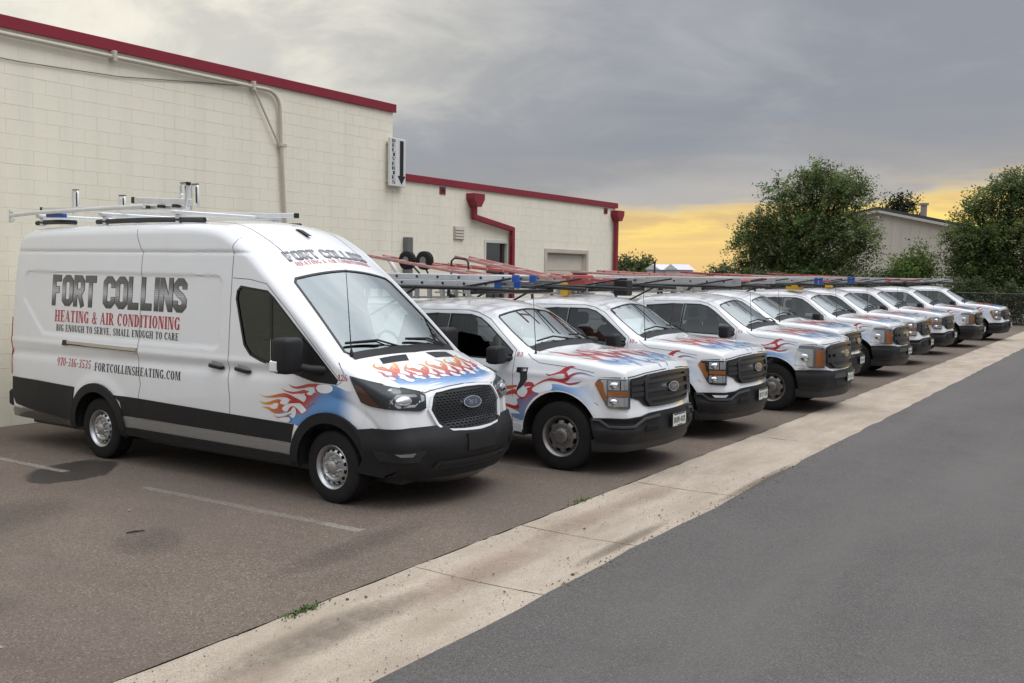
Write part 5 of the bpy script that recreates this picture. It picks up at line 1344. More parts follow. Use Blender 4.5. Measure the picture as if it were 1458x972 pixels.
    an = tube('antenna', [p_, p_ + Vector((.02, .10, .85))], [.006, .003], SEAL, root, 6)
    tube('antenna_base', [p_ - Vector((0, 0, .01)), p_ + Vector((0, 0, .03)), p_ + Vector((0, .005, .07))], [.02, .017, .009], SEAL, an, 8)
    p_, n_ = S.hit(*pj_top(0, -1.42))
    bx = bmesh.new(); b_prism(bx, [(1.30, p_.z - .03), (1.52, p_.z - .01), (1.50, p_.z + .05), (1.44, p_.z + .035)], -.03, .03, 'YZ'); from_bm('roof_aerial', bx, BLACKP, root)
    # wheels -----------------------------------------------------------
    ms = wheel_mesh('van', .358, .235, .215)
    for u in (0., -3.75):
        add_wheel(ms, root, u, .885, .358, steer=radians(-3) if u == 0 else 0); add_wheel(ms, root, u, -.885, .358, flip=True)
    # roof rack --------------------------------------------------------
    rk = box('roof_rack', -.80, .80, 2.60, 2.68, 2.86, 2.91, ALUW, root, .01)
    for u in (-4.0, -5.32): box('crossbar', -.80, .80, -u - .035, -u + .035, 2.86, 2.91, ALUW, rk, .01)
    for sv in (.72, -.72):
        for u0, u1 in ((-5.45, -4.62), (-4.16, -2.20)):
            bx = bmesh.new()
            for k in range(8):
                pass
            b_tube(bx, [L(u0 + (u1 - u0) * i / 6, sv, 2.80 + .012 * sin(pi * (i / 6))) for i in range(7)], .032, 6); from_bm('roof_rail', bx, SEAL, rk, 40)
        for u in (-5.32, -4.0, -2.64): box('rail_foot', -sv - .025, -sv + .025, -u - .035, -u + .035, 2.76, 2.865, ALUW, rk, .008)
    def bar(nm, a, b, w_, h_, m_):
        a, b = Vector(a), Vector(b); d = b - a; q = d.to_track_quat('X', 'Z').to_matrix().to_4x4(); q.translation = (a + b) / 2
        bx = bmesh.new(); b_box(bx, -d.length / 2, d.length / 2, -w_ / 2, w_ / 2, -h_ / 2, h_ / 2, .006, q); return from_bm(nm, bx, m_, rk, 35)
    tube('lift_tube', [L(-5.85, .84, 2.90), L(-5.3, .84, 2.925), L(-3.1, .84, 2.96)], .026, ALUW, rk)
    tube('lift_foot', [L(-5.80, .80, 2.90), L(-5.86, .84, 2.965), L(-5.86, .84, 2.82), L(-5.72, .88, 2.84)], .022, ALUW, rk)
    bar('ladder_arm', L(-5.75, .45, 3.0), L(-2.9, .45, 2.965), .045, .05, ALUW); bar('ladder_arm', L(-5.5, -.45, 2.99), L(-1.95, -.40, 2.90), .045, .055, ALUW)
    bar('arm_cap', L(-5.80, .45, 3.0), L(-5.74, .45, 3.0), .05, .056, SEAL); bar('arm_cap', L(-1.96, -.40, 2.90), L(-1.91, -.40, 2.90), .05, .06, SEAL)
    bar('clamp_beam', L(-3.72, .5, 3.065), L(-2.70, .5, 3.02), .05, .07, ALUW); bar('arm_cap', L(-3.78, .5, 3.068), L(-3.71, .5, 3.065), .054, .076, SEAL)
    for u, v, z0, z1 in ((-5.42, .2, 2.93, 3.25), (-4.42, .2, 2.93, 3.15), (-2.93, .42, 2.93, 3.24), (-2.74, .42, 2.93, 3.22)):
        tube('ladder_hook', [L(u - .06, v, z0), L(u - .055, v, z1 - .03), L(u - .03, v, z1), L(u + .04, v, z1), L(u + .06, v, z1 - .03), L(u + .07, v, z0 + .04)], .016, ALUW, rk, 8)
        bar('hook_pad', L(u + .05, v, z0 + .08), L(u + .045, v, z1 - .02), .045, .018, SEAL)
        bar('hook_cap', L(u - .05, v, z1 + .012), L(u + .06, v, z1 + .012), .05, .010, SEAL)
    bar('hook_brace', L(-3.10, .42, 2.98), L(-2.95, .42, 3.12), .04, .04, ALUW)
    tube('clamp_handle', [L(-2.66, .62, 2.93), L(-2.60, .62, 3.2)], .022, ALUW, rk); tube('handle_cap', [L(-2.60, .62, 3.2), L(-2.595, .62, 3.235)], .028, SEAL, rk)
    bar('strap_block', L(-5.1, .78, 2.89), L(-4.75, .78, 2.885), .07, .05, BLUEP)
    for u in (-3.62, -3.5, -3.22, -2.95): tube('bolt', [L(u, .46, 2.98), L(u, .56, 2.98)], .02, SEAL, rk)
    return root

def ford_badge(par, S, pj, a0, z0, ra, rz, off, k=1.):
    """oval maker's badge: bright rim, dark field, script-like strokes"""
    ell = lambda s: [(a0 + ra * s * cos(2 * pi * i / 28), z0 + rz * s * sin(2 * pi * i / 28)) for i in range(28)]
    b = conform('badge', [ell(1.)], S, pj, off, CHROME, par, 3., .05, thick=.05)
    conform('badge_field', [ell(.86)], S, pj, off + .003, mat('badge_field', (.035, .045, .07), .3, coat=.6), b, 3., .05)
    sc = ra / 6.2
    pts = [[(-3.6, .012), (-2.9, .024), (-1.9, .016), (-2.6, -.006), (-3.0, -.024)], [(-1.9, .004), (-1.2, .010), (-1.2, -.014), (-1.9, -.010), (-1.9, .004)], [(-.6, -.016), (-.5, .012), (.3, .010)], [(1.9, .010), (1.1, .006), (1.1, -.014), (1.9, -.012), (2.3, .026)]]
    kk = pi / 180 * 1.2; polys = []
    for p in pts:
        c = catmull(p, 4); polys += [[(q[0] / kk, q[1]) for q in f] for f in strip([((a0 - x * sc) * kk, z0 + y * rz / .052) for x, y in c], .0055)]
    conform('badge_script', polys, S, pj, off + .0045, CHROME, b, 6., .2)
VAN = build_van()
# ---------------------------------------------------------------- pickups
LBLUE = (.20, .36, .62)
def build_truck(style='new', dark=False):
    root = empty('pickup_truck')
    out = [(-2.86, .50, .02, .04), (-2.87, .9, .02, .05), (-2.86, 1.3, .03, .06), (-2.80, 1.55, .04, .07), (-2.70, 1.74, .05, .09), (-2.55, 1.825, .055, .10), (-2.3, 1.86, .06, .11), (-1.9, 1.875, .06, .11), (-1.55, 1.86, .06, .10), (-1.30, 1.815, .07, .09), (-1.13, 1.735, .09, .065),
           (-.85, 1.545, .12, .055), (-.56, 1.355, .14, .05), (-.48, 1.325, .12, .06), (-.2, 1.315, .045, .05), (.2, 1.29, .04, .05), (.5, 1.252, .035, .045), (.70, 1.215, .035, .045), (.775, 1.165, .08, .05),
           (.80, .95, .115, .075), (.81, .76, .125, .08), (.83, .66, .14, .10), (.83, .50, .14, .10), (.80, .40, .13, .09), (.72, .34, .11, .07)]
    P = lerp_tab([(-2.9, .985), (-2.0, .995), (-.8, .99), (0., 1.0), (.3, .995), (.5, .982), (.65, .948), (.8, .895), (.95, .84)])
    T = lerp_tab([(.3, .955), (.5, .985), (.75, 1.), (1.0, .998), (1.18, .982), (1.28, .955), (1.36, .925), (1.55, .865), (1.75, .80), (1.9, .765)])
    def feats(U, Z):
        f = .010 * np.exp(-((Z - 1.10) / .035) ** 2) * (1 - sstep(U, .2, .5)) - .012 * np.exp(-((Z - .80) / .10) ** 2) * (1 - sstep(U, -.75, -.6))
        f += .008 * np.exp(-((Z - .58) / .04) ** 2) * (1 - sstep(U, -.7, -.6))
        d = np.sqrt(U ** 2 + (Z - .42) ** 2); f += .022 * (1 - sstep(d, .50, .64))
        f += -.006 * sstep(Z, 1.30, 1.34) * (1 - sstep(U, -.75, -.5))
        return f
    bm = car_body(out, P, T, .36, feats, .036, 52, 32); S = Surf(bm); side = pj_side()
    cuts = []; c = bmesh.new()
    for sg in (1, -1): b_lathe(c, [(-sg * .60, .001), (-sg * .60, .500), (-sg * 1.3, .500), (-sg * 1.3, .001)], 48, 'X', (0, 0, .42))
    cuts.append(c)
    cab = bmesh.new(); prof = [(-2.74, .62), (-2.74, 1.5), (-2.60, 1.74), (-2.4, 1.80), (-1.5, 1.81), (-1.25, 1.74), (-.62, 1.33), (-.55, 1.2), (-.55, .62)]; A = []
    for sg in (1, -1): A.append([cab.verts.new(L(u, sg * (.93 if z < 1.25 else .93 - (z - 1.25) * .36), z)) for u, z in prof])
    n = len(prof)
    for i in range(n): cab.faces.new((A[0][i], A[0][(i + 1) % n], A[1][(i + 1) % n], A[1][i]))
    cab.faces.new(A[0][::-1]); cab.faces.new(A[1]); cuts.append(cab)
    win = [(-1.70, 1.745), (-1.40, 1.745), (-1.25, 1.71), (-1.12, 1.635), (-.70, 1.335), (-.69, 1.25), (-.74, 1.235), (-1.30, 1.245), (-1.715, 1.26)]
    rwin = [(-2.42, 1.70), (-1.90, 1.745), (-1.90, 1.27), (-2.47, 1.29)]
    for wv in (win, rwin):
        for a, b in ((-1.3, -.66), (.66, 1.3)):
            c = bmesh.new(); b_prism(c, [(-u, z) for u, z in wv], a, b, 'YZ'); cuts.append(c)
    ws = [(-.76, .03), (-.4, -.005), (0, -.015), (.4, -.005), (.76, .03), (.775, .07), (.725, .38), (.665, .65), (.62, .685), (0, .715), (-.62, .685), (-.665, .65), (-.725, .38), (-.775, .07)]
    wsp = pj_slope(-.50, 1.40, -1.10, 1.80)
    c = bmesh.new(); e = Vector((-.60, .40)).normalized(); nn = Vector((.40, .60)).normalized()
    A = [c.verts.new(L(-.50 + e.x * b + nn.x * .4, a, 1.40 + e.y * b + nn.y * .4)) for a, b in ws]
    B = [c.verts.new(L(-.50 + e.x * b - nn.x * .13, a, 1.40 + e.y * b - nn.y * .13)) for a, b in ws]
    c.faces.new(A); c.faces.new(B[::-1])
    for i in range(len(ws)): c.faces.new((A[i], B[i], B[(i + 1) % len(ws)], A[(i + 1) % len(ws)]))
    cuts.append(c)
    doors = {'rear_door': [(-2.55, .50), (-2.55, 1.72), (-1.83, 1.79), (-1.83, .50)], 'front_door': [(-1.815, .50), (-1.815, 1.79), (-1.35, 1.78), (-1.12, 1.70), (-.66, 1.37), (-.655, .50)]}
    parts = finish_body(bm, cuts, doors, lambda u, v, z: WHITE if z > .42 else (.02, .02, .021), root, PAINT)
    bm.free()
    fd = parts['front_door']
    conform('side_window', [win], S, side, -.007, GLASS_SIDE, fd, .12); conform('window_seal', strip(win + [win[0]], .018), S, side, .0015, SEAL, fd, .06)
    conform('side_window', [rwin], S, side, -.007, GLASS_SIDE, parts['rear_door'], .12); conform('window_seal', strip(rwin + [rwin[0]], .018), S, side, .0015, SEAL, parts['rear_door'], .06)
    conform('pillar_trim', [[(-1.895, 1.75), (-1.715, 1.75), (-1.725, 1.26), (-1.895, 1.27)]], S, side, .003, GLOSSB, root, .06)
    conform('windshield', [ws], S, wsp, -.005, GLASS_WS, root, .07); conform('windshield_seal', strip(ws + [ws[0]], .022), S, wsp, .002, SEAL, root, .05)
    conform('cowl', [[(-.77, -.10), (0, -.15), (.77, -.10), (.78, .05), (.4, .01), (0, 0), (-.4, .01), (-.78, .05)]], S, wsp, .004, BLACKP, root, .06)
    for a0, b0, a1, b1 in ((.02, .0, .62, .07), (-.66, .02, -.06, .05)):
        p0, n0 = S.hit(*wsp(a0, b0)); p1, n1 = S.hit(*wsp(a1, b1)); pm, nm = S.hit(*wsp((a0 + a1) / 2, (b0 + b1) / 2 + .02))
        tube('wiper', [p0 + n0 * .02, pm + nm * .035, p1 + n1 * .025], .011, BLACKP, root, 6)
    box('dashboard', -.86, .86, .42, .80, .9, 1.315, INTERIOR, root, .05)
    for sv in (.42, -.42):
        s_ = box('seat', -sv - .25, -sv + .25, 1.15, 1.65, .75, .95, SEATM, root, .05)
        box('seat_back', -sv - .24, -sv + .24, 1.58, 1.76, .95, 1.45, SEATM, s_, .06); box('head_rest', -sv - .13, -sv + .13, 1.62, 1.74, 1.49, 1.68, SEATM, s_, .04)
    b = bmesh.new(); b_tube(b, [Vector((.42 + .18 * cos(t), .98 + .06 * sin(t), 1.30 + .16 * sin(t))) for t in [2 * pi * k / 20 for k in range(20)]], .016, 6, True); b_box(b, .37, .47, .92, 1.0, 1.26, 1.34); from_bm('steering_wheel', b, INTERIOR, root, 40)
    box('sun_visor', -.60, -.12, 1.22, 1.24, 1.60, 1.735, PAPER, root); box('sun_visor', .12, .60, 1.22, 1.24, 1.60, 1.735, PAPER, root)
    # seams
    for pts in ([(-.655, .48), (-.655, 1.36), (-1.12, 1.705), (-1.30, 1.775), (-1.45, 1.80), (-2.3, 1.785)], [(-1.82, .50), (-1.82, 1.26)], [(-.50, 1.325), (-.40, 1.27), (-.30, 1.23), (.1, 1.205), (.42, 1.165)], [(.40, .86), (.49, .80)]):
        conform('panel_seam', strip(pts, .006), S, side, .0012, SEAM, root, .03)
    conform('panel_seam', strip([(.74, -.45), (.70, -.38), (.74, .3), (.70, .62)], .006), S, pj_top, .0012, SEAM, root, .04)
    conform('panel_seam', strip([(-.74, -.45), (-.70, -.38), (-.74, .3), (-.70, .62)], .006), S, pj_top, .0012, SEAM, root, .04)
    # handles + mirrors
    for u0, par in ((-1.72, fd),):
        p0, n0 = S.hit(*side(u0, 1.08)); p1, n1 = S.hit(*side(u0 + .22, 1.08)); tube('door_handle', [p0 + n0 * .01, p0.lerp(p1, .15) + n0 * .035, p0.lerp(p1, .85) + n0 * .035, p1 + n1 * .01], .016, BLACKP, par)
    for sg in (1, -1):
        mr = box('wing_mirror', *sorted((-sg * 1.03, -sg * 1.27)), .70, .86, 1.20, 1.41, BLACKP, root, .04, seg=3)
        tube('mirror_arm', [L(-.72, sg * .93, 1.25), L(-.76, sg * 1.08, 1.26)], .035, BLACKP, mr); box('mirror_glass', *sorted((-sg * 1.05, -sg * 1.25)), .861, .864, 1.22, 1.39, CHROME, mr)
    # wheel arch lips: body coloured; sill
    conform('sill', [[(-2.80, .52), (-.52, .50), (-.52, .40), (-2.80, .42)]], S, side, .006, mat('sill_white', WHITE, .35, coat=.6), root, .1, thick=.01)
    # nose -----------------------------------------------------------
    def sa(pts, wa):
        k = 1.1 * pi / 180; return [[(p[0] / k, p[1]) for p in q] for q in strip([(a * k, b_) for a, b_ in pts], wa)]
    sym = lambda pts: pts + [(-a, z) for a, z in pts[::-1] if abs(a) > 1e-6]
    def bulb(par, a0, z0, ra, rz):
        conform('lamp_bulb', [[(a0 + ra * cos(2 * pi * i / 16), z0 + rz * sin(2 * pi * i / 16)) for i in range(16)]], S, pj_wrap, .012, CHROME, par, ra / 2.5, rz / 2.5, fz=lambda a, z: .020 * max(0, 1 - ((a - a0) / ra) ** 2 - ((z - z0) / rz) ** 2) ** .5)
    if style == 'new':
        # black grille with side wings reaching the lamps
        g = sym([(0, 1.148), (14, 1.142), (24, 1.135), (32, 1.115), (37.5, 1.105), (37.5, .90), (31, .855), (28, .80), (24, .77), (14, .762), (0, .762)])
        gr = conform('grille', [g], S, pj_wrap, .012, SEAL, root, 2.5, .04)
        conform('grille_frame', sa(sym([(0, 1.125), (13, 1.120), (23, 1.112), (26.5, 1.06), (26.5, .87), (23, .80), (13, .785), (0, .785)]) + [(0, 1.125)], .036), S, pj_wrap, .036, GRILP, gr, 2.5, .04, thick=.04, layers=1)
        for z, m_ in ((1.055, BLACKP), (.955, BLACKP), (.855, BLACKP)):
            conform('grille_bar', [[(-26, z - .017), (26, z - .017), (26, z + .017), (-26, z + .017)]], S, pj_wrap, .034, GRILP, gr, 2.5, .05, thick=.03)
        for sg in (1, -1):
            for z in (1.06, .985, .925): conform('wing_bar', [[(sg * 28, z - .024), (sg * 37, z - .024), (sg * 37, z + .024), (sg * 28, z + .024)]], S, pj_wrap, .026, GRILP, gr, 2.5, .05, thick=.025)
        ford_badge(gr, S, pj_wrap, 0., .962, 6.6, .055, .062)
        strip_w = sym([(0, .765), (14, .765), (22, .768), (28, .795), (33, .855), (38, .885), (TH(.66, .86), .80), (TH(.48, .97), .76)])
        # head lamps
        for sg in (1, -1):
            fa = lambda pts: [(sg * a, z) for a, z in pts]
            h = [(37.5, 1.108), (TH(.60, .86), 1.105), (TH(.46, .945), 1.10), (TH(.43, .965), 1.04), (TH(.47, .955), .96), (TH(.54, .92), .80), (TH(.56, .90), .775), (TH(.66, .78), .765), (37.5, .775)]
            hl = conform('headlight', [fa(h)], S, pj_wrap, .006, mat('lamp_dark', (.02, .02, .022), .3) if dark else mat('lamp_bright', (.32, .32, .32), .25, .6), root, 2.5, .03)
            conform('lamp_reflector', [fa([(38.5, 1.085), (47, 1.085), (47, .985), (38.5, .985)])], S, pj_wrap, .010, LAMPCLR, hl, 1.5, .03, fz=lambda a, z: .006 * sin(a * 2.2))
            conform('lamp_reflector', [fa([(38.5, .90), (47, .90), (47, .80), (38.5, .80)])], S, pj_wrap, .010, LAMPCLR, hl, 1.5, .03, fz=lambda a, z: .006 * sin(a * 2.2))
            bulb(hl, sg * 44.5, 1.035, 2.0, .036); bulb(hl, sg * 44.5, .85, 2.0, .036); conform('lamp_divider', [fa([(41.6, 1.085), (42.1, 1.085), (42.1, .985), (41.6, .985)])], S, pj_wrap, .0135, SEAL, hl, 2., .03)
            conform('turn_signal', [fa([(38.5, .968), (47, .968), (47, .915), (38.5, .915)])], S, pj_wrap, .013, AMBER, hl, 2., .03)
            conform('side_marker', [fa([(TH(.50, .93), 1.06), (TH(.44, .96), 1.075), (TH(.43, .965), 1.04), (TH(.47, .955), .96), (TH(.52, .93), .86), (TH(.545, .915), .88), (TH(.515, .93), .98)])], S, pj_wrap, .013, AMBER, hl, 2., .03)
            if not dark: conform('lamp_trim', [fa([(47.6, 1.09), (50.2, 1.09), (49.2, .98), (47.6, .86)])], S, pj_wrap, .010, LAMPCLR, hl, 2., .04)
            conform('lamp_lens', [fa(h)], S, pj_wrap, .020, LENS, hl, 2.5, .03, thick=.016)
        # bumper: white upper lip is body, black lower
        top = [(TH(.40, .995), .655), (TH(.60, .92), .665), (38, .668), (30, .675), (24, .705), (14, .712), (0, .712)]
        bot = [(0, .40), (15, .40), (30, .385), (45, .385), (TH(.47, .98), .40)]
        ring = top + [(-a, z) for a, z in top[:-1]][::-1] + [(-a, z) for a, z in bot[1:]][::-1] + bot
        bu = conform('front_bumper', [ring], S, pj_wrap, .035, BLACKP, root, 2.5, .03, thick=.05,
                     fz=lambda a, z: -.022 * (1 if (.555 < z < .645 and 31 < abs(a) < 52) else 0) + .02 * math.exp(-((z - .50) / .08) ** 2))
        for sg in (1, -1):
            conform('bumper_crease', sa([(sg * 53.5, .645), (sg * 50.5, .642), (sg * 46, .575), (sg * 36, .578), (sg * 29, .650), (sg * 18, .672)], .022), S, pj_wrap, .062, CREASE, bu, 2.5, .04, thick=.025, layers=1)
            conform('bumper_intake', [[(sg * 18, .585), (sg * 27, .585), (sg * 32, .48), (sg * 18, .49)]], S, pj_wrap, .058, SEAL, bu, 2.5, .04)
            for z in (.505, .53, .555): conform('intake_slat', [[(sg * 18.5, z - .005), (sg * 29, z - .005), (sg * 29, z + .005), (sg * 18.5, z + .005)]], S, pj_wrap, .068, BLACKP, bu, 2.5, .05, thick=.016)
            if dark: conform('fog_lamp', [[(sg * 37, .635), (sg * 45, .632), (sg * 43.5, .600), (sg * 38.5, .600)]], S, pj_wrap, .030, LAMPCLR, bu, 2., .03, thick=.01)
        val = [(0, .40), (28, .392), (45, .392), (TH(.48, .97), .395), (TH(.52, .95), .275), (45, .262), (20, .285), (0, .30)]
    else:
        g = sym([(0, 1.150), (14, 1.144), (25, 1.136), (31, 1.11), (34, 1.09), (34, .80), (28, .745), (14, .725), (0, .722)])
        gr = conform('grille', [g], S, pj_wrap, .012, SEAL, root, 2.5, .04)
        conform('grille_frame', sa(sym([(0, 1.128), (13, 1.122), (24, 1.112), (28.5, 1.05), (27.5, .84), (22, .765), (13, .748), (0, .745)]) + [(0, 1.128)], .040), S, pj_wrap, .036, GRILP, gr, 2.5, .04, thick=.04, layers=1)
        for z, hh in ((1.02, .040), (.885, .040)): conform('grille_bar', [[(-33, z - hh), (33, z - hh), (33, z + hh), (-33, z + hh)]], S, pj_wrap, .034, GRILP, gr, 2.5, .05, thick=.03)
        conform('grille_slot', [[(-22, .975), (22, .975), (22, .93), (-22, .93)]], S, pj_wrap, .038, GRILP, gr, 2.5, .05, thick=.03)
        ford_badge(gr, S, pj_wrap, 0., .965, 6.6, .055, .062)
        for sg in (1, -1):
            fa = lambda pts: [(sg * a, z) for a, z in pts]
            h = [(34.5, 1.092), (TH(.62, .84), 1.13), (TH(.44, .955), 1.128), (TH(.42, .97), 1.06), (TH(.50, .945), 1.00), (TH(.54, .92), .80), (TH(.58, .88), .745), (TH(.68, .75), .735), (34.5, .745)]
            hl = conform('headlight', [fa(h)], S, pj_wrap, .006, mat('lamp_bright', (.32, .32, .32), .25, .6), root, 2.5, .03)
            conform('lamp_reflector', [fa([(44, 1.07), (54, 1.08), (55, .80), (44, .79)])], S, pj_wrap, .011, LAMPCLR, hl, 1.5, .03, fz=lambda a, z: .003 * sin(a * 1.3))
            bulb(hl, sg * 49, .93, 2.8, .07)
            conform('turn_signal', [fa([(36, 1.05), (42.5, 1.06), (42.5, .79), (36, .79)])], S, pj_wrap, .013, AMBER, hl, 2., .03)
            conform('lamp_trim', [fa([(35, 1.115), (TH(.60, .85), 1.145), (TH(.60, .85), 1.118), (35, 1.085)])], S, pj_wrap, .022, CHROME, hl, 2., .03)
            conform('lamp_trim', [fa([(33, .765), (52, .765), (54, .735), (33, .735)])], S, pj_wrap, .026, CHROME, hl, 2., .03)
            conform('lamp_lens', [fa(h)], S, pj_wrap, .020, LENS, hl, 2.5, .03, thick=.016)
        top = [(TH(.40, .995), .715), (TH(.56, .94), .725), (46, .728), (34, .725), (28, .70), (14, .705), (0, .705)]
        bot = [(0, .42), (20, .42), (26, .40), (45, .385), (TH(.47, .98), .40)]
        ring = top + [(-a, z) for a, z in top[:-1]][::-1] + [(-a, z) for a, z in bot[1:]][::-1] + bot
        bu = conform('front_bumper', [ring], S, pj_wrap, .040, BLACKP, root, 2.5, .03, thick=.05, fz=lambda a, z: .018 * sstep(np.array(.66 - z), -.015, .015) * (z > .5))
        conform('bumper_step', [[(-24, .655), (24, .655), (27, .585), (-27, .585)]], S, pj_wrap, .075, CREASE, bu, 2.5, .04, thick=.03)
        conform('bumper_slot', [[(-24, .56), (24, .56), (24, .47), (-24, .47)]], S, pj_wrap, .060, SEAL, bu, 2.5, .05)
        val = [(0, .42), (28, .40), (45, .392), (TH(.48, .97), .395), (TH(.52, .95), .265), (45, .252), (20, .275), (0, .29)]
    bm2 = bmesh.new(); rows = []        # air dam hanging below the bumper
    zt_, zb2 = (.405, .265)
    for a in np.linspace(-54, 54, 41):
        p, n_ = S.hit(*pj_wrap(float(a), .42)); n_ = Vector((n_.x, n_.y, 0)).normalized(); lift = .03 * (1 - (abs(a) / 54) ** 2) if style == 'new' else 0
        rows.append([bm2.verts.new(Vector((p.x, p.y, z)) + n_ * o_) for z, o_ in ((zt_, .022), (zb2 + .03 + lift, .012), (zb2 + lift, -.01), (zb2 + lift, -.03), (zt_, -.01))])
    for A_, B_ in zip(rows[:-1], rows[1:]):
        for k in range(5): bm2.faces.new((A_[k], B_[k], B_[(k + 1) % 5], A_[(k + 1) % 5]))
    bm2.faces.new(rows[0]); bm2.faces.new(rows[-1][::-1])
    from_bm('air_dam', bm2, mat('air_dam', (.022, .022, .023), .6), root, 40)
    hs_ = sym([(0, 1.168), (14, 1.162), (25, 1.152), (34, 1.13), (40, 1.122), (TH(.60, .87), 1.12), (TH(.46, .955), 1.115)]) if style == 'new' else sym([(0, 1.17), (14, 1.164), (25, 1.154), (34, 1.146), (40, 1.148), (TH(.60, .87), 1.15), (TH(.46, .955), 1.142)])
    conform('hood_seam', sa(hs_, .010), S, pj_wrap, .002, SEAL, root, 2., .03)
    pl = conform('license_plate', [[(-8.2, .66), (8.2, .66), (8.2, .52), (-8.2, .52)]], S, pj_wrap, .088, mat('plate_white', (.62, .64, .60), .4), root, 3., .05, thick=.012)
    conform('plate_frame', sa([(-8.5, .662), (8.5, .662), (8.5, .518), (-8.5, .518), (-8.5, .662)], .012), S, pj_wrap, .090, SEAL, pl, 3., .05, thick=.02)
    # flames ---------------------------------------------------------
    def scol(u, z):
        c = mixc(RED, PUR, (u - .02) * 3. if u > .02 else 0.)
        if u > .18: c = mixc(c, LBLUE, (u - .18) * 5)
        if u < -.55: c = mixc(c, ORG, (-.55 - u) * 3 * (1 if z > .88 else .3))
        return c
    def bcol1(u, z):
        return mixc(mixc(RED, PUR, .7), mixc(LBLUE, (.16, .20, .28), .5), (.92 - z) * 3.2)
    def bcol2(u, z):
        c = mixc(LBLUE, SINGLE_BLUE, max(0, (.06 - u)) * 4); return mixc(c, WHITE, float(sstep(np.array(u), .06, .46)) * .8 + max(0, (z - .95) * 2.5))
    B1 = [(-0.589, 0.782), (-0.514, 0.816), (-0.43, 0.877), (-0.388, 0.908), (-0.346, 0.893), (-0.27, 0.875), (-0.344, 0.821), (-0.406, 0.752), (-0.458, 0.666), (-0.49, 0.55), (-0.574, 0.55), (-0.66, 0.58), (-0.673, 0.683), (-0.62, 0.706)]
    B2 = [(-0.12, 0.995), (0.004, 1.0), (0.10, 0.985), (0.207, 0.985), (0.306, 1.01), (0.40, 1.04), (0.435, 0.92), (0.44, 0.80), (0.36, 0.79), (0.28, 0.86), (0.15, 0.91), (0, 0.935), (-0.12, 0.925)]
    B3 = [(-.33, .90), (-.25, .915), (-.12, .93), (-.10, .985), (-.14, 1.01), (-.22, 1.0), (-.31, .965), (-.36, .93)]
    conform('flame_ground', blob(B1, 3), S, side, .0014, PRINT, root, .025, colf=bcol1, layers=1)
    conform('flame_ground', blob(B2, 3), S, side, .0014, PRINT, root, .025, colf=bcol2, layers=1)
    st = []
    S1 = [(-0.199, 1.116), (-0.142, 1.097), (-0.08, 1.111), (0.001, 1.139), (0.061, 1.178), (0.121, 1.209), (0.181, 1.213)]
    S3 = [(-0.46, 0.885), (-0.41, 0.924), (-0.347, 0.961), (-0.285, 0.997), (-0.203, 1.035), (-0.12, 1.05), (-0.018, 1.048), (0.064, 1.059), (0.143, 1.117), (0.222, 1.145), (0.302, 1.146), (0.43, 1.12)]
    def ribbon(pts, ws_, nn_=6):
        c = catmull(pts, nn_); k = len(c); wv = np.interp(np.linspace(0, 1, k), np.linspace(0, 1, len(ws_)), ws_); A, B = stroke_poly(c, wv)
        return [[A[i], B[i], B[i + 1], A[i + 1]] for i in range(k - 1)]
    st += ribbon(S1, [.003, .020, .026, .040, .050, .026, .003]); st += ribbon([(0.11, 1.085), (0.062, 1.129), (0.031, 1.165)], [.03, .05, .03])
    st += ribbon(S3, [.07, .03, .012, .016, .022, .030, .030, .045, .03, .022, .018, .004])
    st += ribbon([(-0.038, 1.038), (0.044, 1.026), (0.125, 1.015), (0.215, 1.034), (0.274, 1.061)], [.012, .018, .026, .022, .003])
    st += ribbon([(-0.485, 0.946), (-0.453, 0.970), (-0.39, 0.975), (-0.347, 0.955)], [.03, .05, .05, .02])
    st += ribbon([(-0.863, 0.893), (-0.776, 0.905), (-0.678, 0.922), (-0.592, 0.942)], [.004, .034, .040, .02])
    st += ribbon([(-0.85, 0.800), (-0.731, 0.840), (-0.644, 0.869), (-0.59, 0.865), (-0.514, 0.816), (-0.441, 0.867), (-0.368, 0.919)], [.004, .035, .055, .06, .05, .06, .05])
    st += ribbon([(-0.87, 0.712), (-0.728, 0.706), (-0.641, 0.691), (-0.555, 0.694)], [.01, .045, .05, .04])
    tag(conform('flame_licks', st, S, side, .0024, PRINT, root, .03, colf=scol, layers=4), kind='stuff')
    WBs = [[(-0.167, 1.082), (-0.08, 1.106), (0.001, 1.122), (0.050, 1.120), (0.055, 1.094), (0.023, 1.070), (-0.049, 1.068), (-0.121, 1.070)],
           [(-0.585, 0.865), (-0.548, 0.914), (-0.495, 0.936), (-0.447, 0.912), (-0.446, 0.867), (-0.493, 0.818), (-0.557, 0.826)],
           [(-0.378, 0.918), (-0.306, 0.969), (-0.223, 0.997), (-0.14, 1.008), (-0.098, 0.975), (-0.107, 0.934), (-0.2, 0.905), (-0.283, 0.885), (-0.346, 0.893)],
           [(-0.806, 0.783), (-0.73, 0.812), (-0.643, 0.805), (-0.589, 0.773), (-0.582, 0.728), (-0.62, 0.706), (-0.707, 0.717), (-0.794, 0.733)],
           [(-0.793, 0.654), (-0.706, 0.671), (-0.608, 0.652), (-0.542, 0.617), (-0.661, 0.611), (-0.77, 0.619)]]
    tag(conform('flame_cutouts', [q for w_ in WBs for q in blob(w_)], S, side, .0042, PRINT, root, .03, colf=const(WHITE), layers=1), kind='stuff')
    # hood flames, both halves of the hood
    rnd = random.Random(5); lk = []; bl = []
    def hc(v, u):
        t = (u - .10) / .45; return mixc(mixc(RED, PUR, (t - .35) * 1.6), SINGLE_BLUE, (t - .6) * 2.2)
    def hb(v, u):
        t = (u - .30) / .42; return mixc(mixc(WHITE, LBLUE, t * 2.6 + .4), WHITE, (t - .5) * 1.7)
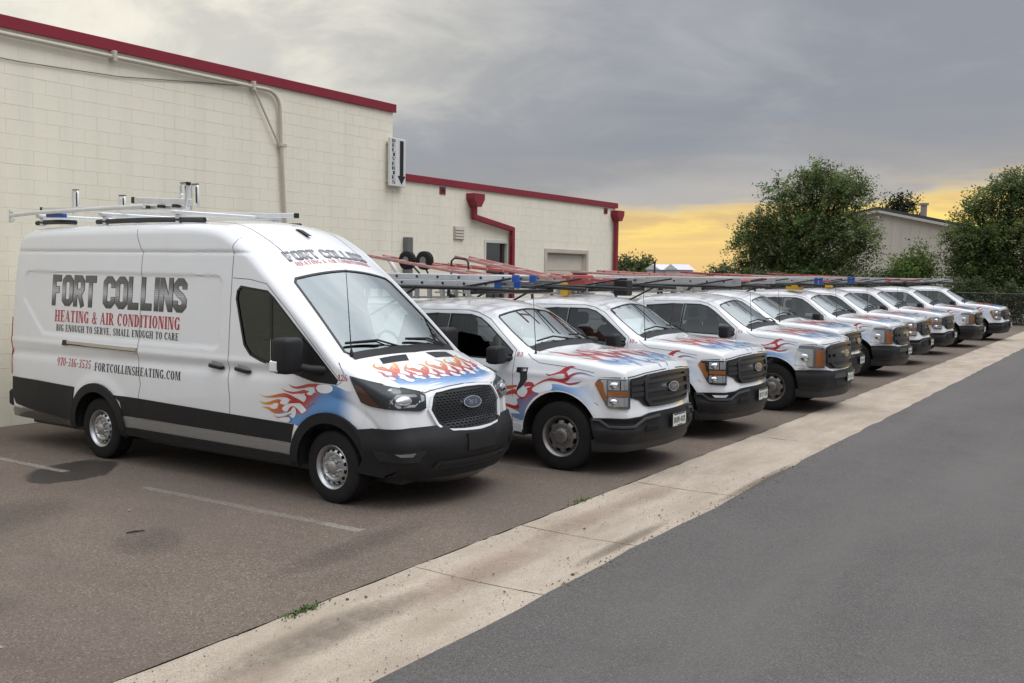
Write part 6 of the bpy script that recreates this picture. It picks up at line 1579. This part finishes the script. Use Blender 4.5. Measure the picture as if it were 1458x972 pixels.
    for sg in (1, -1):
        bl += blob([(sg * .10, .58), (sg * .35, .50), (sg * .62, .40), (sg * .78, .36), (sg * .80, .52), (sg * .68, .62), (sg * .40, .66), (sg * .12, .68)], 4)
        for i, (v0, u0, s) in enumerate(((.64, .34, 1), (.40, .44, -1), (.15, .52, 1))):
            F = lambda q: [(sg * (v0 + x_ * s * 1.15), u0 + y_ * 1.45) for x_, y_ in q]
            lk += ribbon(F([(.10, -.44), (.03, -.37), (.06, -.25), (-.02, -.12), (.05, .02), (.0, .14), (-.06, .24)]), [.003, .045, .085, .10, .075, .06, .003])
            lk += ribbon(F([(-.13, -.31), (-.10, -.22), (-.03, -.14), (.0, -.06)]), [.003, .055, .075, .06])
            lk += ribbon(F([(.13, -.16), (.12, -.08), (.07, -.01), (.02, .04)]), [.003, .035, .05, .04])
            lk += ribbon(F([(-.14, .02), (-.10, .09), (-.04, .12), (.0, .10)]), [.003, .03, .04, .04])
    conform('hood_ground', bl[:1], S, pj_top, .0012, PRINT, root, .04, colf=hb, layers=1); conform('hood_ground', bl[1:], S, pj_top, .0012, PRINT, root, .04, colf=hb, layers=1)
    tag(conform('hood_flames', lk, S, pj_top, .0020, PRINT, root, .04, colf=hc, layers=5), kind='stuff')
    if style == 'new':
        bd = [(-0.600, 1.161), (-0.447, 1.167), (-0.451, 1.112), (-0.452, 1.03), (-0.496, 0.963), (-0.58, 0.888), (-0.593, 0.91), (-0.55, 1.005), (-0.547, 1.096), (-0.600, 1.104)]
        bg = conform('fender_badge', [bd], S, side, .006, GLOSSB, root, .05, thick=.008)
        tag(conform('badge_text', slab_text('F-150', -.590, 1.120, .032, .130), S, side, .0075, CHROME, bg, .05), kind='stuff')
    # antenna, rear aerial
    p_, n_ = S.hit(*pj_top(.86, -.42)); tube('antenna', [p_, p_ + Vector((.0, .05, .72))], [.006, .003], SEAL, root, 6); tube('antenna_base', [p_ - Vector((0, 0, .01)), p_ + Vector((0, 0, .035))], [.018, .010], SEAL, root)
    p_, n_ = S.hit(*pj_top(0, -2.2)); b = bmesh.new(); b_prism(b, [(2.15, p_.z - .02), (2.32, p_.z - .02), (2.30, p_.z + .045), (2.26, p_.z + .03)], -.02, .02, 'YZ'); from_bm('roof_aerial', b, SEAL, root)
    # bed ------------------------------------------------------------
    def arcn(): return [(3.69 + .47 * cos(t), .42 + .47 * sin(t)) for t in np.linspace(pi - .1, .1, 15)]
    for sx in (-1, 1):
        b = bmesh.new(); b_prism(b, [(2.90, .50), (2.90, 1.40), (4.86, 1.40), (4.88, .55)] + [(q[0], q[1]) for q in arcn()[::-1]], sx * .985, sx * .90, 'YZ'); from_bm('bed_side', b, mat('bed_white', WHITE, .32, coat=.9), root)
    box('bed_front', -.90, .90, 2.90, 2.95, .55, 1.40, MATS['bed_white'], root); box('tailgate', -.90, .90, 4.82, 4.88, .55, 1.38, MATS['bed_white'], root); box('bed_floor', -.90, .90, 2.95, 4.82, .66, .72, SEAL, root)
    box('rear_bumper', -.95, .95, 4.88, 5.0, .48, .62, DARKM, root, .02)
    box('chassis', -.55, .55, -.55, 4.8, .30, .44, SEAL, root)
    ms = TRUCK_WHEELS
    for u in (0., -3.69):
        add_wheel(ms, root, u, .855, .40, steer=radians(0)); add_wheel(ms, root, u, -.855, .40, flip=True)
    # ladder rack -----------------------------------------------------
    rk = box('ladder_rack', -.93, .93, 1.27, 1.33, 2.00, 2.05, DARKM, root, .008)
    for sv in (.90, -.90):
        tube('rack_rail', [L(-.72, sv, 2.055), L(-1.2, sv, 2.07), L(-4.9, sv, 2.07)], .024, DARKM, rk)
        for u0, u1 in ((-3.05, -2.98), (-4.78, -4.85)): tube('rack_post', [L(u0, sv * 1.04, 1.38), L(u1, sv, 2.07)], .026, DARKM, rk)
        tube('rack_brace', [L(-3.05, sv * 1.02, 1.62), L(-2.2, sv, 2.05)], .016, DARKM, rk)
        tube('rack_brace', [L(-1.62, sv * .97, 2.06), L(-.78, sv * .97, 2.20)], .014, DARKM, rk)
    for u in (-2.2, -3.0, -4.8): box('rack_bar', -.93, .93, -u - .025, -u + .025, 2.045, 2.09, DARKM, rk, .006)
    # service boxes above the bed
    for sv in (.74, -.74): box('tool_box', -sv - .2, -sv + .2, 2.98, 4.80, 1.41, 1.80, mat('box_white', (.62, .62, .61), .4, coat=.3), root, .02)
    return root, S
TRUCK_WHEELS = wheel_mesh('truck', .40, .265, .235)
PROTO = {}
for key, a in (('chrome', ('new', False)), ('dark', ('new', True)), ('old', ('old', False))): PROTO[key] = build_truck(*a)
TR = [('chrome', 2.75, -.95, '83'), ('dark', 5.80, -.93, '104'), ('old', 9.35, -1.27, '15'), ('chrome', 12.85, -.62, None), ('old', 16.25, -.88, None),
      ('chrome', 19.85, -.72, None), ('chrome', 23.9, -.66, None), ('old', 28.0, -.90, None), ('chrome', 32.6, -1.18, None)]
TLAB = ['white pickup marked 83 with bright headlights, beside the high-roof van', 'white pickup marked 104 with dark-housed headlights and bumper lamps',
        'white pickup marked 15 with orange-ended lamps and a full black bumper', 'white pickup standing deepest in the row, mostly hidden behind pickup 15',
        'white pickup with black bumper, next in the row after the half-hidden one', 'white pickup with pale bumper lip, next past the second black-bumpered pickup',
        'white pickup with pale bumper lip, between another like it and a black-bumpered pickup', 'white pickup with black bumper, last but one before the fence',
        'white pickup at the end of the row, beside the chain-link fence']
INKD = mat('ink_red', (.42, .02, .03), .4, coat=.5)
TRUCKS = []; used = set()
PLATES = ['DIN-021', 'DTT-110', 'DJL-117', 'DTN-114', 'DIL-401', 'DNT-171', 'DLI-104', 'DTJ-117', 'DIN-140']
INKP = mat('plate_green', (.02, .05, .035), .5)
for (kind, x, y, num), lab in zip(TR, TLAB):
    root, S = PROTO[kind]
    t = root if kind not in used else copy_tree(root)
    used.add(kind); TRUCKS.append(t)
    t.location = (x, y, 0); t.rotation_euler = (0, 0, radians([0, .4, -.5, .9, -.3, .7, -.6, .5, -.8][len(TRUCKS) - 1]))
    tag(t, lab, 'pickup truck', 'white pickups parked in a row')
for (kind, x, y, num), t in zip(TR, TRUCKS):
    S = PROTO[kind][1]
    if num: tag(conform('unit_number', slab_text(num, -.635, 1.285, .05, .040 * len(num) + .01), S, pj_side(), .0014, INKD, t, .05), kind='stuff')
    n_ = TRUCKS.index(t); tag(conform('plate_number', [[(-a, b) for a, b in r_] for r_ in slab_text(PLATES[n_], -7., .555, .062, 14.)], S, pj_wrap, .0895, INKP, t, 3., .05), kind='stuff')
    tag(conform('plate_print', [[(-7, .638), (7, .638), (7, .652), (-7, .652)], [(-3, .528), (3, .528), (3, .537), (-3, .537)]], S, pj_wrap, .0895, INKP, t, 3., .05, layers=1), kind='stuff')
# ---------------------------------------------------------------- loads on the pickup racks
_rung_cache = {}
def ladder(name, label, ti, a, b, width, rail, rm, rungm, step=.305, caps=None, edge=False, capm=None, rungw=.018, tread=False, cat='ladder', marks=None):
    """a, b: (u, v, z) of the near rail's ends in the pickup's space; edge=True lays it on its side"""
    tr = TRUCKS[ti]; A, B = L(*a), L(*b); o0 = Vector(tr.location) + (A + B) / 2
    root = empty(name, o0); tag(root, label, cat, 'ladders on the pickup racks')
    d = (B - A); ln = d.length; d.normalize(); lat = Vector((0, 0, 1)) if edge else Vector((1, 0, 0)); upv = lat.cross(d).normalized(); lat = d.cross(upv).normalized()
    if not edge and upv.z < 0: upv = -upv
    if (edge and lat.z < 0) or (not edge and lat.x < 0): lat = -lat
    rot = Matrix((d, lat, d.cross(lat))).transposed().to_4x4()
    for k in (0, 1):
        bm = bmesh.new(); b_box(bm, -ln / 2, ln / 2, k * width - .014, k * width + .014, -rail / 2, rail / 2, .004, rot); from_bm('rail', bm, rm, root, 35)
        if capm:
            bm = bmesh.new(); b_box(bm, ln / 2 - .04, ln / 2 + .05, k * width - .022, k * width + .022, -rail / 2 - .01, rail / 2 + .01, .006, rot); from_bm('end_cap', bm, capm, root, 35)
    n = int(ln / step); key = (name, round(width, 2), edge, tread, rungm.name)
    if key not in _rung_cache:
        bm = bmesh.new()
        if tread: b_box(bm, -.02, .02, -.025, width + .02, -.010, .010, .003)
        else: b_tube(bm, [(0, -.020, 0), (0, width + .020, 0)], rungw, 8)
        bmesh.ops.recalc_face_normals(bm, faces=bm.faces[:]); me = bpy.data.meshes.new('rung'); bm.to_mesh(me); bm.free(); me.materials.append(rungm); _rung_cache[key] = me
    for i in range(n):
        o = bpy.data.objects.new('rung', _rung_cache[key]); link(o, root)
        o.matrix_local = rot @ Matrix.Translation((-ln / 2 + (i + .5) * ln / n, 0, 0))
        if marks:
            pass
    return root
FG = mat('grey_fibreglass', (.34, .33, .30), .6, var=.2, vscale=4)
# pickup 83
ladder('extension_ladder', 'grey aluminium ladder with blue end caps, lower half of a pair on pickup 83', 0, (-4.9, .82, 2.125), (-1.0, .82, 2.125), .44, .075, ALU, DARKM, capm=BLUEP)
ladder('extension_ladder', 'grey aluminium ladder with blue end caps, upper half of a pair on pickup 83', 0, (-4.7, .80, 2.20), (-.76, .80, 2.20), .40, .07, ALU, DARKM, capm=BLUEP)
ladder('step_ladder', 'red fibreglass ladder sloping over the cab of pickup 83, beside the aluminium pair', 0, (-3.5, .34, 2.47), (-1.25, .34, 2.17), .36, .04, PINKF, FG, tread=True)
ladder('step_ladder', 'red fibreglass ladder sloping over the cab of pickup 83, on its far side', 0, (-2.45, -.30, 2.47), (-.95, -.30, 2.20), .34, .04, PINKF, FG, tread=True)
ladder('step_ladder', 'grey ladder on edge behind the cab of the pickup beside the van', 0, (-4.6, -.10, 1.86), (-1.95, -.10, 1.93), .13, .05, FG, mat('tread_grey', (.40, .40, .39), .5, .4), .22, edge=True, rungw=.035)
def hand_truck(ti, u, v, z, label):
    tr = TRUCKS[ti]; root = empty('hand_truck', Vector(tr.location) + L(u, v, z)); tag(root, label, 'hand truck')
    for du in (-.15, .15):
        bm = bmesh.new(); b_lathe(bm, [(-.045, .05), (-.05, .10), (-.035, .128), (.035, .128), (.05, .10), (.045, .05)], 20); b_lathe(bm, [(-.03, .05), (-.035, .012), (.035, .012), (.03, .05)], 16)
        o = from_bm('wheel', bm, RUBBER, root, 40); o.location = (0, -du, 0)
        bm = bmesh.new(); b_lathe(bm, [(-.038, .001), (-.038, .052), (.038, .052), (.038, .001)], 14); o2 = from_bm('hub', bm, STEEL, root, 40); o2.location = (-.008, -du, 0)
    tube('axle', [(0, -.15, 0), (0, .15, 0)], .012, DARKM, root)
    tube('frame', [(.0, .12, -.02), (.02, -.1, -.22), (.02, -.55, -.28)], .014, DARKM, root); tube('frame', [(.0, -.12, -.02), (.03, -.2, -.2), (.03, -.6, -.24)], .014, DARKM, root)
    tube('handle', [(.25, -.42, -.28), (.25, -.42, .0), (.25, -.47, .04), (.25, -.66, .03), (.25, -.70, -.02), (.25, -.72, -.28)], .014, DARKM, root)
hand_truck(0, -2.89, .0, 2.41, 'black hand truck with two small wheels lying on the rack of pickup 83')
tr0 = Vector(TRUCKS[0].location)
def thing_tube(name, label, cat, ti, pts, r, m):
    o = tube(name, pts, r, m, None, 10); o.location = TRUCKS[ti].location; tag(o, label, cat); return o
thing_tube('plastic_pipe', 'short white plastic pipe standing up beside the hand truck wheels', 'pipe', 0, [L(-3.25, .15, 2.42), L(-3.02, .12, 2.12)], .03, mat('white_pvc', (.72, .72, .70), .4))
for i, u in enumerate((-2.35, -2.12, -1.85, -1.7)):
    pass
# pickup 104
ladder('extension_ladder', 'red fibreglass ladder sloping across the rack of pickup 104', 1, (-4.4, .62, 2.38), (-1.0, .62, 2.14), .40, .045, REDF, FG)
ladder('extension_ladder', 'pale aluminium ladder lying level on the far side of pickup 104', 1, (-4.8, -.10, 2.17), (-1.1, -.10, 2.17), .42, .085, ALU, DARKM)
ladder('step_ladder', 'grey ladder on edge behind the cab of the dark-lamped pickup', 1, (-4.6, .30, 1.90), (-1.55, .30, 1.96), .13, .05, FG, MATS['tread_grey'], .25, edge=True, rungw=.035)
def case(name, label, cat, ti, u0, u1, v0, v1, z0, z1, m):
    o = box(name, -v1, -v0, -u1, -u0, z0, z1, m, None, .015); o.location = TRUCKS[ti].location; tag(o, label, cat)
    b_ = box('handle', -(v0 + v1) / 2 - .05, -(v0 + v1) / 2 + .05, -u1 + .06, -u0 - .06, z1, z1 + .03, DARKM, o, .008)
    return o
case('tool_case', 'red tool case strapped to the rack of pickup 104', 'tool case', 1, -1.95, -1.62, .2, .5, 2.09, 2.24, REDF)
case('work_level', 'yellow upright case behind the cab of pickup 104', 'tool case', 1, -2.02, -1.90, .42, .55, 1.92, 2.12, YELP)
case('tool_case', 'black square case on the rack over the windshield of pickup 104', 'tool case', 1, -1.02, -.80, .52, .72, 1.95, 2.18, DARKM)
# pickup 15
ladder('extension_ladder', 'pale aluminium ladder lying level on the rack of pickup 15', 2, (-4.9, .70, 2.15), (-.85, .70, 2.15), .42, .14, ALU, DARKM)
ladder('extension_ladder', 'red fibreglass ladder lying on the far side of pickup 15', 2, (-4.6, -.25, 2.27), (-1.0, -.25, 2.17), .40, .04, PINKF, FG)
ladder('step_ladder', 'grey close-rung ladder on edge behind the cab of the nearest black-bumpered pickup', 2, (-4.6, .20, 1.90), (-1.5, .20, 1.97), .12, .04, FG, MATS['tread_grey'], .18, edge=True, rungw=.022)
NM = ['half-hidden pickup', 'second black-bumpered pickup', 'pickup past the second black bumper', 'pickup before the last black bumper', 'last black-bumpered pickup', 'end pickup by the fence']
spec = [(3, PINKF, .55, 2.30, 2.15, .085, None), (3, ALU, -.2, 2.15, 2.15, .13, None), (4, ALU, .60, 2.15, 2.15, .13, BLUEP), (4, REDF, -.25, 2.30, 2.14, .08, None), (5, ALU, .55, 2.17, 2.17, .14, BLUEP), (5, PINKF, -.2, 2.26, 2.14, .08, None),
        (6, ALU, .5, 2.16, 2.16, .13, None), (6, REDF, -.2, 2.30, 2.12, .08, None), (7, REDF, .5, 2.26, 2.13, .08, None), (7, ALU, -.1, 2.15, 2.15, .12, None), (8, ALU, .45, 2.15, 2.15, .10, None)]
for ti, rm, v, z0, z1, rh, cp in spec:
    kind = 'aluminium' if rm is ALU else ('red fibreglass' if rm is REDF else 'faded red fibreglass')
    ladder('extension_ladder', '%s ladder%s on the rack of the %s' % (kind, ' with blue cap' if cp else '', NM[ti - 3]), ti, (-4.8, v, z0), (-1.0, v, z1), .40, rh * (1 if rm is ALU else .55), rm, DARKM, .36, capm=cp)
case('tool_case', 'yellow case on the rack of the second black-bumpered pickup', 'tool case', 4, -1.7, -1.35, .35, .65, 1.93, 2.08, YELP)
case('tool_case', 'yellow case on the pickup past the second black bumper', 'tool case', 5, -1.65, -1.5, .2, .5, 1.95, 2.18, YELP)
